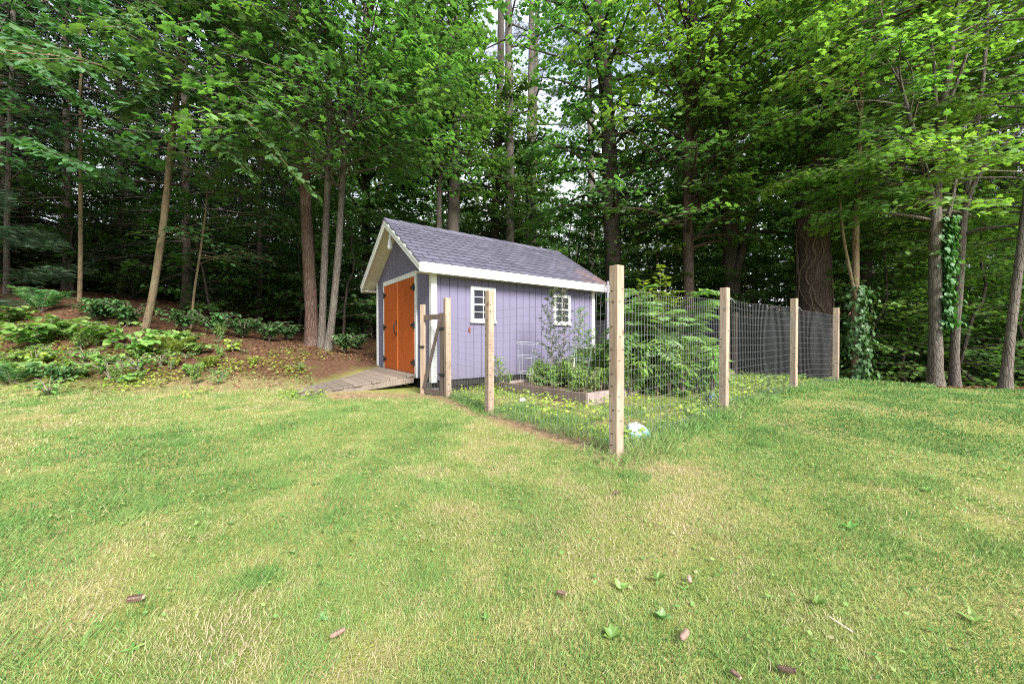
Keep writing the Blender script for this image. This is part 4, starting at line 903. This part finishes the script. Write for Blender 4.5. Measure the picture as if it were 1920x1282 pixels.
tree('pine_tree', 'red brown pine trunk with two grey trunks beside it', 'tree', [(586, 652, 9.5, 13.5), (583, 560, 9.5, 12.2), (578, 450, 9.5, 11.6), (573, 320, 9.5, 11), (565, 180, 9.5, 10.5), (556, 40, 9.5, 10), (548, -250, 9.5, 6)], B_red, L_hem,
     [dict(z0=6.5, z1=13, nb=26, L0=2.6, L1=2.0, up=.12, droop=.25, ntw=12, nlf=22, ll=.09, lw=.4, tint=.5)], seed=5)
tree('maple_tree', 'left grey maple trunk rising beside the red pine', 'tree', [(602, 650, 9.4, 7.5), (606, 560, 9.4, 6.8), (611, 450, 9.4, 6.6), (617, 330, 9.4, 6.2), (622, 210, 9.4, 5.8), (612, 80, 9.4, 5), (600, -100, 9.4, 4)], B_grey, L_maple,
     [dict(z0=5.0, z1=10.5, nb=46, L0=3.2, L1=2.9, up=.3, droop=.3, ntw=10, nlf=16, az0=-1.2, azs=1.3, tint=.42, **MP)], seed=6)
tree('maple_tree', 'right grey maple trunk leaning outward from the red pine', 'tree', [(613, 652, 9.3, 8), (624, 590, 9.3, 7), (634, 500, 9.3, 6.6), (640, 400, 9.3, 6.2), (646, 300, 9.3, 5.8), (655, 210, 9.3, 5.2), (680, 120, 9.3, 4.5), (705, 0, 9.3, 4), (720, -160, 9.3, 3)], B_grey, L_maple,
     [dict(z0=4.6, z1=10.5, nb=54, L0=3.3, L1=3.0, up=.3, droop=.3, ntw=10, nlf=16, az0=-.7, azs=1.2, tint=.52, **MP)],
     limbs=[[(646, 300, 9.3, 4), (640, 230, 9.3, 3.2), (642, 180, 9.3, 2.5), (645, 60, 9.3, 1.5)], [(648, 285, 9.3, 3.5), (675, 200, 9.3, 2.8), (690, 150, 9.3, 2.0)]], seed=7)
# --- middle, behind the shed
MID = [('maple_tree', 'dim trunk behind the shed just left of the roof peak', 690, 16, 9, B_dark, L_maple, 4.5, 12, 40, 2.8, .42, -.6),
       ('maple_tree', 'thin wavy trunk behind the roof left of the stout grey trunk', 826, 14, 5.5, B_grey, L_maple, 6.5, 12.5, 34, 2.2, .6, None),
       ('maple_tree', 'stout lavender grey trunk rising right behind the shed roof', 853, 14.5, 13, B_grey, L_maple, 7, 14, 36, 2.3, .55, 2.6),
       ('maple_tree', 'grey trunk behind the middle of the shed roof ridge', 930, 18, 9, B_grey, L_maple, 5.5, 13, 36, 2.0, .58, None),
       ('maple_tree', 'slender trunk behind the right half of the shed roof', 992, 19, 7.5, B_grey, L_maple, 5., 11, 30, 1.9, .55, None)]
for i, (nm, lab, u, Yd, rp, bk, lm, za, zb_, nb, Lb, ti, azz) in enumerate(MID):
    w_ = rr.uniform(-12, 12)
    tree(nm, lab, 'tree', [(u, 600, Yd, rp), (u-3, 430, Yd, rp*.9), (u+w_*.5, 250, Yd, rp*.8), (u+w_, 80, Yd, rp*.7), (u+w_*.7, -80, Yd, rp*.5)], bk, lm,
         [dict(z0=za, z1=zb_, nb=int(nb*1.9), L0=Lb*1.1, L1=Lb, up=.3, droop=.3, ntw=9, nlf=14, ll=.15, lw=1.05, tpl='maple', tint=ti, hang=.35, az0=azz, azs=1.3)], seed=20+i)
def pine(label, u, Yd, rp, ztop, zc, lean, seed, nb=20):
    def dead(t, path, org, r):
        w_ = G(); n = 22; z = np.linspace(3, zc+2, n); b = np.stack([np.interp(z, path[:, 2], path[:, k]) for k in range(2)]+[z], 1); a = np.arange(n)*2.4; L = .8+1.6*r.random(n)
        tt = np.linspace(0, 1, 5); P = b[:, None]+np.stack([np.cos(a)[:, None]*L[:, None]*tt, np.sin(a)[:, None]*L[:, None]*tt, (L[:, None]*tt)*.2+.12*np.sin(tt*3)], -1)
        w_.tubes(P, np.linspace(.028, .006, 5)[None]*np.ones((n, 1)), 4, (0, 0, 1)); w_.build('dead_branch', B_dark, t, org)
    tree('pine_tree', label, 'tree', [(u, 600, Yd, rp), (u, 300, Yd, rp*.85), (u+lean*.5, 100, Yd, rp*.7), (u+lean, HY-(ztop-CZ)*F0/Yd, Yd, rp*.35)], B_grey, L_pine,
         [dict(z0=zc, z1=ztop-.3, nb=nb, L0=2.6, L1=1.2, up=.25, droop=.1, ntw=9, nlf=26, ll=.20, lw=.10, tint=.6, hang=-.1, twl=.35, tstart=.45)], seed=seed, extra=dead)
pine('tall bare pine trunk against the open sky behind the shed', 956, 17, 9.5, 23, 14, -4, 31)
pine('tall thin pine with sparse dead branches in the sky gap', 1000, 21, 6, 24, 13, 10, 32)
pine('pale pine leaning at the right side of the sky gap', 1108, 19, 7, 22, 12, -14, 33, 24)
# --- right side
tree('maple_tree', 'dark stout trunk just behind the shed right end', 'tree', [(1152, 600, 12, 17), (1149, 480, 12, 16), (1143, 330, 12, 14.5), (1136, 180, 12, 13), (1122, 60, 12, 11), (1105, -100, 12, 8)], B_dark, L_maple,
     [dict(z0=4.6, z1=13, nb=64, L0=2.7, L1=2.4, up=.28, droop=.34, ntw=11, nlf=14, tint=.45, **MP)], seed=41)
tree('maple_tree', 'reddish trunk under the bright lime crown right of centre', 'tree', [(1292, 620, 10.5, 11), (1290, 480, 10.5, 10), (1287, 330, 10.5, 9), (1293, 200, 10.5, 8), (1298, 90, 10.5, 6.5), (1300, -120, 10.5, 4)], B_oak, L_lime,
     [dict(z0=3.6, z1=6.5, nb=26, L0=2.3, L1=2.8, up=.3, droop=.28, ntw=9, nlf=13, tint=.25, az0=-1.6, azs=1.4, **MP),
      dict(z0=6.4, z1=10.5, nb=46, L0=2.9, L1=2.6, up=.35, droop=.3, ntw=10, nlf=14, tint=.65, az0=-1.7, azs=1., **MP)],
     limbs=[[(1294, 210, 10.5, 5), (1275, 130, 10.3, 4), (1250, 70, 10., 3), (1225, 0, 9.8, 2)], [(1294, 220, 10.5, 4), (1310, 150, 10.3, 3.5), (1330, 90, 10, 2.5)]], seed=42)
tree('maple_tree', 'thick dark trunk behind the second right fence post', 'tree', [(1376, 640, 11.5, 18), (1372, 520, 11.5, 17), (1366, 400, 11.5, 15.5), (1357, 260, 11.5, 14), (1350, 120, 11.5, 12), (1345, -100, 11.5, 8)], B_dark, L_maple,
     [dict(z0=4.2, z1=12, nb=50, L0=2.6, L1=2.5, up=.25, droop=.3, ntw=9, nlf=13, tint=.42, **MP)],
     limbs=[[(1378, 520, 11.3, 8), (1392, 470, 11.2, 7), (1402, 430, 11.1, 6), (1416, 370, 11, 4.5), (1425, 300, 11, 3)]], seed=43)
def vines(t, path, org, r):
    g = G()
    for k in range(9):
        q = np.linspace(0, 1, 40); z = path[0, 2]+.2+q*(4.2+1.2*r.random()); a = r.random()*6.28-1.6+np.cumsum(r.normal(0, .22, 40)); rad = np.interp(z, path[:, 2], path[:, 3])+.015
        rad = rad*(1+.5*np.exp(-(z-path[0, 2])/.22))
        P = np.stack([np.interp(z, path[:, 2], path[:, 0])+rad*np.cos(a), np.interp(z, path[:, 2], path[:, 1])+rad*np.sin(a), z], 1)
        P[1:-1] = (P[1:-1]+P[:-2]+P[2:])/3; g.tubes(P, .012+.014*r.random(), 5, (0, 1, 0))
    g.build('vine', B_vine, t, org, smooth=True)
tree('oak_tree', 'massive red brown trunk wrapped in bare vines', 'tree', [(1530, 700, 10, 37), (1528, 620, 10, 34), (1525, 500, 10, 32), (1523, 400, 10, 33), (1520, 340, 10, 30), (1508, 250, 10, 18), (1503, 120, 10, 15), (1500, -150, 10, 10)], B_oak, L_maple,
     [dict(z0=5, z1=11, nb=46, L0=2.6, L1=2.4, up=.2, droop=.32, ntw=9, nlf=13, tint=.42, **MP)],
     limbs=[[(1532, 390, 10, 22), (1544, 310, 10, 19), (1550, 240, 10, 17), (1562, 120, 10, 14), (1572, -100, 10, 10)]], seed=44, extra=vines)
def ivy(za, zb_, n, side, spread=1.1, w=.12):
    def f(t, path, org, r):
        z = path[0, 2]+za+(zb_-za)*r.random(n); a = side+r.normal(0, spread, n); rad = np.interp(z, path[:, 2], path[:, 3])+np.abs(r.normal(.03, w, n))
        P = np.stack([np.interp(z, path[:, 2], path[:, 0])+rad*np.cos(a), np.interp(z, path[:, 2], path[:, 1])+rad*np.sin(a), z], 1)
        D = np.stack([np.cos(a)*.4, np.sin(a)*.4, -1+r.normal(0, .4, n)], 1); N = np.stack([np.cos(a), np.sin(a), .5+0*a], 1)+r.normal(0, .3, (n, 3)); L = .06+.06*r.random(n)
        G().leaves(P, D, N, L, L*.9, 'oval', np.clip(r.normal(.5, .22, n), 0, 1)).build('ivy', L_ivy, t, org)
    return f
tree('maple_tree', 'slim kinked trunk with ivy skirt beside the last fence post', 'tree', [(1606, 725, 8.5, 9), (1604, 640, 8.5, 8), (1601, 560, 8.5, 7.5), (1604, 500, 8.5, 8), (1601, 450, 8.5, 7), (1606, 330, 8.5, 6), (1610, 180, 8.5, 5), (1614, 0, 8.5, 4), (1616, -200, 8.5, 3)], B_tan, L_lime,
     [dict(z0=3.8, z1=9.5, nb=44, L0=2.2, L1=2.2, up=.22, droop=.32, ntw=9, nlf=13, tint=.62, az0=-2.2, azs=1.2, **MR)],
     limbs=[[(1604, 560, 8.4, 4), (1590, 500, 8.4, 3.5), (1578, 440, 8.4, 3), (1572, 380, 8.4, 2.5), (1568, 300, 8.4, 2)]], seed=45, extra=ivy(.2, 2.4, 900, -.6, 1.2))
tree('maple_tree', 'dark paired trunk right behind the slim ivy trunk', 'tree', [(1618, 700, 10.5, 14), (1620, 560, 10.5, 13), (1624, 420, 10.5, 12), (1622, 250, 10.5, 10), (1620, -50, 10.5, 7)], B_dark, L_maple,
     [dict(z0=4.5, z1=11.5, nb=40, L0=2.6, L1=2.4, up=.25, droop=.3, ntw=9, nlf=12, tint=.42, **MP)], seed=46)
RMX = [(1756, 730, 7.7, 15.5), (1754, 640, 7.7, 14.5), (1752, 540, 7.7, 13.5), (1751, 450, 7.7, 13.5), (1752, 350, 7.7, 11.5), (1758, 250, 7.7, 9.5), (1765, 195, 7.7, 8), (1776, 110, 7.7, 6.5), (1790, 0, 7.7, 5), (1800, -200, 7.7, 3)]
tree('maple_tree', 'leading grey maple at right with ivy up its trunk', 'tree', RMX, B_grey, L_lime,
     [dict(z0=3.4, z1=10, nb=56, L0=2.5, L1=2.5, up=.3, droop=.28, ntw=11, nlf=17, tint=.45, az0=1.4, azs=1., **MR),
      dict(z0=3.8, z1=8.4, nb=22, L0=2.0, L1=2.0, up=.3, droop=.28, ntw=10, nlf=14, tint=.6, limb=0, az0=2.8, azs=1., **MR)],
     limbs=[[(1748, 380, 7.7, 6.5), (1735, 340, 7.65, 6), (1718, 290, 7.6, 5.5), (1702, 225, 7.5, 5), (1680, 150, 7.4, 3.5), (1655, 80, 7.3, 2.2), (1640, 0, 7.2, 1.5)],
            [(1757, 265, 7.7, 5), (1748, 190, 7.7, 4.5), (1744, 110, 7.7, 3), (1728, 20, 7.7, 2)], [(1762, 215, 7.7, 5), (1785, 170, 7.6, 4.5), (1800, 120, 7.5, 3.5), (1830, 40, 7.4, 2)],
            [(1753, 445, 7.7, 5), (1772, 420, 7.6, 5), (1785, 360, 7.5, 4.6), (1790, 300, 7.5, 4)], [(1755, 285, 7.7, 2.5), (1800, 240, 7.5, 2.2), (1850, 200, 7.2, 1.8), (1920, 165, 6.9, 1.2)]], seed=47, extra=ivy(1.35, 3.6, 1100, -.55, .5, .10))
tree('maple_tree', 'second grey maple at right forking into long boughs', 'tree', [(1792, 730, 7.9, 11), (1788, 650, 7.9, 9.5), (1797, 540, 7.9, 9), (1801, 430, 7.9, 9), (1806, 380, 7.9, 7.5), (1820, 280, 7.9, 6), (1835, 180, 7.9, 5), (1842, 60, 7.9, 4), (1850, -150, 7.9, 2.5)], B_grey, L_lime,
     [dict(z0=3.2, z1=10, nb=56, L0=2.4, L1=2.4, up=.3, droop=.28, ntw=11, nlf=17, tint=.5, az0=1.2, azs=1., **MR)],
     limbs=[[(1800, 415, 7.9, 6.5), (1815, 360, 7.7, 6.5), (1835, 318, 7.6, 5.8), (1870, 280, 7.4, 5), (1920, 235, 7.1, 4.2), (2000, 150, 6.8, 3)], [(1835, 318, 7.6, 4), (1842, 285, 7.6, 4.5)],
            [(1804, 440, 7.9, 4), (1830, 430, 7.7, 3.8), (1860, 426, 7.5, 3), (1930, 420, 7.2, 2)]], seed=48)
tree('maple_tree', 'leaning dark grey trunk at the right edge of the lawn', 'tree', [(1884, 742, 7.1, 12.5), (1893, 640, 7.1, 11.5), (1903, 540, 7.1, 10.5), (1914, 450, 7.1, 10), (1925, 340, 7.1, 9), (1935, 220, 7.1, 8), (1950, 0, 7.1, 6), (1965, -200, 7.1, 3)], B_grey, L_lime,
     [dict(z0=3., z1=9.5, nb=50, L0=2.4, L1=2.3, up=.3, droop=.28, ntw=11, nlf=17, tint=.5, az0=1.3, azs=1., **MR)], seed=49)

# --- forest behind: a few kinds, each copied with its parts
def kind(name, label, cat, group, h, rt, bk, lm, cr, seed, wig=.25):
    r = np.random.default_rng(seed); n = 14; z = np.linspace(-.2, h, n)
    path = np.stack([np.cumsum(r.normal(0, wig/6, n)), np.cumsum(r.normal(0, wig/6, n)), z, rt*(1-.75*np.linspace(0, 1, n))], 1); path[:2, :2] = 0
    t = thing(name, label, cat, (0, 0, 0), group=group); wood, leaf = G(), G(); trunk_mesh(wood, path, 9)
    for c in cr: crown(r, path, wood=wood, leaf=leaf, **c)
    wood.build('trunk', bk, t, smooth=True); leaf.build('crown', lm, t); return t
BG = dict(ll=.17, lw=.85, hang=.38)
K = {}
FG = 'broadleaf trees in the shade behind the front row'
for i in range(3):
    K['b%d' % i] = kind('forest_tree', 'slender broadleaf tree deep in the shaded wood', 'tree', FG, 14, .12, (B_dark, B_oak, B_grey)[i], (L_dim, L_maple, L_dim)[i],
                        [dict(z0=2.6+.5*i, z1=13.6, nb=58, L0=2.4, L1=2.2, up=.2, droop=.3, ntw=8, nlf=12, tint=.45, **BG)], 60+i)
for i in range(2):
    K['h%d' % i] = kind('hemlock_tree', 'dark drooping hemlock deep in the shaded wood', 'tree', 'hemlocks in the dark wood', 15, .12, B_dark, L_hem,
                        [dict(z0=.9, z1=14.6, nb=90, L0=3.0, L1=.9, up=.0, droop=.22, ntw=14, nlf=16, ll=.13, lw=.42, tint=.45, hang=.3, tstart=.12)], 70+i, .1)
for i in range(3):
    K['u%d' % i] = kind('understory_tree', 'small understory tree with layered leaves in the wood', 'tree', 'understory trees in the wood', 5.2, .045, B_dark, (L_maple, L_dim, L_lime)[i],
                        [dict(z0=.5, z1=5, nb=30, L0=1.7, L1=1.2, up=.15, droop=.2, ntw=8, nlf=11, ll=.13, lw=.85, tint=.4, hang=.2)], 80+i, .5)
for i in range(2):
    K['s%d' % i] = kind('forest_shrub', 'low leafy shrub filling the shade under the trees', 'shrub', 'shrubs filling the wood floor', 2.2, .03, B_dark, (L_dim, L_maple)[i],
                        [dict(z0=.1, z1=2.1, nb=26, L0=1.5, L1=.9, up=.3, droop=.25, ntw=7, nlf=11, ll=.15, lw=.8, tint=.42, hang=.2)], 85+i, .3)
used = set()
def put(k, x, y, sc):
    z = float(gz(x, y)); src = K[k]
    if k not in used: used.add(k); src.location = (x, y, z); src.rotation_euler = (0, 0, rr.uniform(0, 6.28)); src.scale = (sc, sc, sc); return
    dup(src, (x, y, z), rr.uniform(0, 6.28), sc)
def free(x, y): return not (onramp(x, y) or garden(np.array([x]), np.array([y]))[0])
rr = random.Random(99)
spots = []
def scatter(n, ks, u0, u1, y0, y1, s0, s1, dmin):
    c = 0; tries = 0
    while c < n and tries < 3000:
        tries += 1; y = rr.uniform(y0, y1); u = rr.uniform(u0, u1); x = (u-CX)/F0*y
        if y < yedge(x)+.8 or not free(x, y) or any(math.hypot(x-a, y-b) < dmin for a, b in spots): continue
        spots.append((x, y)); put(rr.choice(ks), x, y, rr.uniform(s0, s1)); c += 1
# dark left wood
scatter(18, ['h0', 'h1', 'h0', 'h1'], -420, 640, 11.5, 20, .85, 1.2, 1.7)
scatter(16, ['h0', 'h1', 'h0', 'b0'], -500, 700, 20, 34, 1., 1.4, 2.)
scatter(11, ['u1', 'u0', 'u1'], -150, 690, 10.3, 14, .6, 1.0, 1.3)
# middle: low growth only, so the sky stays open
scatter(12, ['u0', 'u1', 'u2', 'u1'], 700, 1120, 14, 24, .9, 1.35, 1.5)
scatter(12, ['u0', 'u1', 'u1'], 680, 1150, 25, 38, 1.3, 1.9, 1.8)
scatter(4, ['b0', 'b1'], 650, 790, 20, 30, .9, 1.1, 1.8)
scatter(13, ['u2', 'u0', 'u2'], 1570, 2050, 8.6, 12, .75, 1.15, 1.1)
scatter(7, ['u2', 'u0'], 1170, 1480, 12.3, 14.5, .9, 1.3, 1.2)
scatter(6, ['b0', 'b2'], 790, 1110, 24, 36, .75, 1.05, 1.8)
# right wood
scatter(16, ['b0', 'b1', 'b2', 'b0', 'h0'], 1130, 2300, 11, 19, .85, 1.15, 1.7)
scatter(18, ['b0', 'b1', 'b2', 'h1'], 1110, 2400, 19, 34, 1., 1.35, 2.)
scatter(22, ['u0', 'u1', 'u2', 'u2'], 1150, 2150, 9.8, 17, .7, 1.1, 1.2)
# far row closing the wood
scatter(22, ['b0', 'b2', 'h1', 'h0'], -500, 760, 34, 48, 1.2, 1.6, 2.4)
scatter(22, ['b0', 'b2', 'b1', 'h0'], 1120, 2400, 34, 48, 1.2, 1.6, 2.4)
scatter(16, ['u0', 'u1', 'u1'], 740, 1140, 38, 50, 2.0, 2.6, 2.)
scatter(40, ['s0', 's1', 's0'], -300, 700, 13, 30, 1., 1.8, 1.2)
scatter(30, ['s0', 's1', 'u2'], 1120, 2100, 10.5, 22, .8, 1.4, 1.1)
scatter(14, ['s0', 's1'], 690, 1140, 12.5, 22, .9, 1.5, 1.2)
# wood beside the lawn, out to the sides
scatter(16, ['u2', 'u0', 's0', 'u1'], 2050, 3000, 8.0, 15, .8, 1.2, 1.1)
scatter(10, ['b0', 'b1', 'h0'], 2300, 3300, 10, 22, .9, 1.2, 1.8)
for k_, x_, y_ in (('b1', -11.5, 4.5), ('h0', -13, 1.5), ('b2', -11.5, -1.5), ('b0', -13.5, -4.5), ('h1', -15.5, 4.0), ('b1', -12, -7.5), ('b0', -16, -1)): put(k_, x_, y_, 1.)
scatter(8, ['b1', 'h0', 'b2'], -1300, -350, 8.5, 14, .9, 1.1, 2.2)
scatter(8, ['b1', 'b0', 'b2'], 2200, 3000, 8, 14, .9, 1.1, 2.2)
for k, t in K.items():
    if k not in used: bpy.data.objects.remove(t)
# white pine bough at the far left
tree('pine_sapling', 'young pine with long soft needles at the left frame edge', 'tree', [(-30, 600, 8.3, 5), (-28, 520, 8.3, 4.5), (-25, 430, 8.3, 3), (-22, 380, 8.3, 2)], B_dark, L_pine,
     [dict(z0=1.7, z1=4.0, nb=16, L0=1.5, L1=.8, up=.1, droop=.15, ntw=10, nlf=40, ll=.16, lw=.05, tint=.5, hang=.05, az0=-.3, azs=.9, twl=.4)], seed=90, flare=1.1)

# ------------------------------------------------------------------ small things on the lawn
def cone(u, v, L, rz, label, wd=.36):
    L *= .43; p = GP(u, v); g = G(); n = 90; f = (np.arange(n)+.5)/n; a = np.arange(n)*2.4; rad = L*wd/2*np.sin(np.clip(f*.9+.08, 0, 1)*pi)**.6
    g.lathe([(0, 0), (L*wd*.3, L*.15), (L*wd*.36, L*.5), (L*wd*.2, L*.85), (0, L)], (0, 0, 0), 8, .1)
    P = np.stack([rad*np.cos(a)*.6, rad*np.sin(a)*.6, f*L], 1); D = np.stack([np.cos(a), np.sin(a), .8+0*a], 1); N = np.stack([-np.cos(a), -np.sin(a), 1.2+0*a], 1)
    g.leaves(P, D, N, L*.2, L*.15, 'oval', rng.random(n))
    o = g.build('pine_cone', M_cone); o.location = p+np.array([0, 0, L*wd*.4+.02]); o.rotation_euler = (R(86), 0, rz); tag(o, label, 'pine cone', 'pine cones on the lawn')
cone(1280, 1218, .11, 2.3, 'pine cone lying alone on the lawn at bottom right of centre'); cone(1296, 1106, .085, 2.8, 'dark pine cone beside a small lawn weed')
cone(1372, 1276, .075, .5, 'pine cone at the bottom frame edge'); cone(1462, 1272, .11, 1.2, 'pale pine cone at the bottom edge, right of the other')
cone(1044, 1124, .09, 1.1, 'pine cone in dry grass at bottom centre'); cone(1148, 932, .11, 1.7, 'pine cone on the pale grass below the corner post', .25)
cone(615, 1213, .11, 2.3, 'pale pine cone on the lawn at bottom left of centre', .25); cone(230, 1140, .13, 1.7, 'long pine cone lying on the lawn at left', .3)
def lawnweed(u, v, sc, label, n=6, ll=.10, lw=.34, el=.7, mat=None):
    r = np.random.default_rng(int(u)); n = int(r.integers(3, 8)); el = r.uniform(.2, 1.1); lw = r.uniform(.22, .5); mat = L_weed if r.random() < .6 else None; p = GP(u, v); a = np.arange(n)*2.4+r.normal(0, .3, n); g = G()
    D = np.stack([np.cos(a), np.sin(a), el*(.5+r.random(n))], 1); L = .42*ll*sc*(.6+.6*r.random(n))
    g.leaves(np.zeros((n, 3))+[0, 0, .01], D, np.stack([-np.cos(a)*.6, -np.sin(a)*.6, np.ones(n)], 1), L, L*lw*1.4, 'oval', np.clip(r.normal(.6, .2, n), 0, 1))
    o = g.build('lawn_weed', mat or L_sumac); o.location = p; tag(o, label, 'weed', 'broadleaf weeds in the lawn')
for q in ((1236, 1095, 1.1, 'upright dock weed in the lawn at bottom centre'), (1164, 1112, 1., 'narrow leaved weed left of the upright dock weed'), (1284, 1112, .7, 'small rosette weed beside the dark pine cone'),
          (1535, 1140, 1.2, 'flat spreading weed in the lawn at lower right'), (1150, 1205, .9, 'pale two leaf weed at the bottom centre'), (600, 1165, .8, 'paired leaf weed in the lawn at lower left'),
          (240, 1228, .8, 'small weed at bottom left corner area'), (910, 1170, .6, 'single leaf weed in dry grass below centre'), (1245, 1168, .9, 'weed in a dark grass tuft at bottom centre'),
          (1592, 938, .8, 'pale weed in the lawn right of the corner post'), (1742, 925, .9, 'pale weed standing in the lawn at far right'), (1598, 995, 1.2, 'flat weed trailing in the lawn at right'),
          (1835, 1175, 1.3, 'weed in the dark tuft at the right edge'), (1680, 860, .8, 'weed near the lawn middle at right'), (590, 910, .8, 'weed left of centre on the lawn'), (620, 880, .7, 'small weed left of centre near the pale patch'),
          (545, 1045, .8, 'weed on the yellow lawn at left'), (430, 990, .8, 'weed on the lawn left side'), (1895, 885, 1.1, 'pale weed by the right frame edge')): lawnweed(*q)
p = GP(1560, 1170); q_ = GP(1605, 1200)
tag(G().tubes(np.stack([p+(q_-p)*k+[0, 0, .02] for k in np.linspace(0, 1, 5)]), .0028, 6, (0, 0, 1)).build('dry_stick', M_stick, org=p), 'bleached straight stick lying on the lawn at lower right', 'stick')
p = ray_ground(50, 662); q_ = ray_ground(98, 678)
tag(G().tubes(np.stack([p+(q_-p)*k+[0, 0, .06] for k in np.linspace(0, 1, 5)]), .014, 6, (0, 0, 1)).build('fallen_branch', M_twig, org=p), 'pale fallen branch on the brown bank at left', 'branch')

# ------------------------------------------------------------------ light, sky, camera
SUN_EL, SUN_AZ = R(43), math.atan2(.50, -.87)      # sun direction (x, y) = (.5,-.87): behind the camera, to the right
sd_ = np.array([.50, -.87])
w = bpy.data.worlds.new('World'); S.world = w; w.use_nodes = True; nt = w.node_tree; bgn = nt.nodes['Background']
sk = nt.nodes.new('ShaderNodeTexSky'); sk.sky_type = 'NISHITA'; sk.sun_disc = False; sk.sun_elevation = SUN_EL; sk.sun_rotation = math.atan2(.50, -.87)
tc = nt.nodes.new('ShaderNodeTexCoord'); nz = nt.nodes.new('ShaderNodeTexNoise'); nz.inputs['Scale'].default_value = 2.4; nz.inputs['Detail'].default_value = 6
mp = nt.nodes.new('ShaderNodeMapping'); mp.inputs['Scale'].default_value = (1, 1, 2.2); nt.links.new(tc.outputs['Generated'], mp.inputs[0]); nt.links.new(mp.outputs[0], nz.inputs['Vector'])
sp = nt.nodes.new('ShaderNodeSeparateXYZ'); nt.links.new(tc.outputs['Generated'], sp.inputs[0])
m1 = nt.nodes.new('ShaderNodeMapRange'); m1.inputs[1].default_value = .27; m1.inputs[2].default_value = .52; m1.inputs[3].default_value = .95; m1.inputs[4].default_value = .4; nt.links.new(sp.outputs[2], m1.inputs[0])
m2 = nt.nodes.new('ShaderNodeMapRange'); m2.inputs[1].default_value = .4; m2.inputs[2].default_value = .62; m2.inputs[3].default_value = -.25; m2.inputs[4].default_value = .35; nt.links.new(nz.outputs['Fac'], m2.inputs[0])
ad = nt.nodes.new('ShaderNodeMath'); ad.operation = 'ADD'; ad.use_clamp = True; nt.links.new(m1.outputs[0], ad.inputs[0]); nt.links.new(m2.outputs[0], ad.inputs[1])
mx = nt.nodes.new('ShaderNodeMix'); mx.data_type = 'RGBA'; nt.links.new(ad.outputs[0], mx.inputs[0]); nt.links.new(sk.outputs[0], mx.inputs[6]); mx.inputs[7].default_value = (7.0, 7.2, 7.9, 1)
nt.links.new(mx.outputs[2], bgn.inputs['Color']); bgn.inputs['Strength'].default_value = .06
li = bpy.data.lights.new('Sun', 'SUN'); li.energy = 2.5; li.angle = R(26); li.color = (1, .97, .915); lo = bpy.data.objects.new('Sun', li); COL.objects.link(lo)
from mathutils import Vector
dv = Vector((-sd_[0]*cos(SUN_EL), -sd_[1]*cos(SUN_EL), -sin(SUN_EL))); lo.rotation_euler = dv.to_track_quat('-Z', 'Y').to_euler(); lo.location = (5, -9, 12)
cam = bpy.data.cameras.new('Camera'); co = bpy.data.objects.new('Camera', cam); COL.objects.link(co); S.camera = co
cam.sensor_width = 36; cam.lens = F0/1920*36; cam.clip_end = 600; cam.clip_start = .05
co.location = (0, 0, CZ); co.rotation_euler = (R(90)-math.atan((641-HY)/F0), 0, 0)
S.view_settings.view_transform = 'Standard'; S.view_settings.look = 'None'; S.view_settings.gamma = 1; S.view_settings.exposure = 2.2
S.cycles.max_bounces = 6; S.cycles.diffuse_bounces = 4; S.cycles.transmission_bounces = 4; S.cycles.transparent_max_bounces = 8
S.cycles.use_denoising = False; S.cycles.use_adaptive_sampling = False; S.cycles.use_light_tree = True; S.cycles.filter_width = 1.1; S.cycles.sample_clamp_indirect = 3
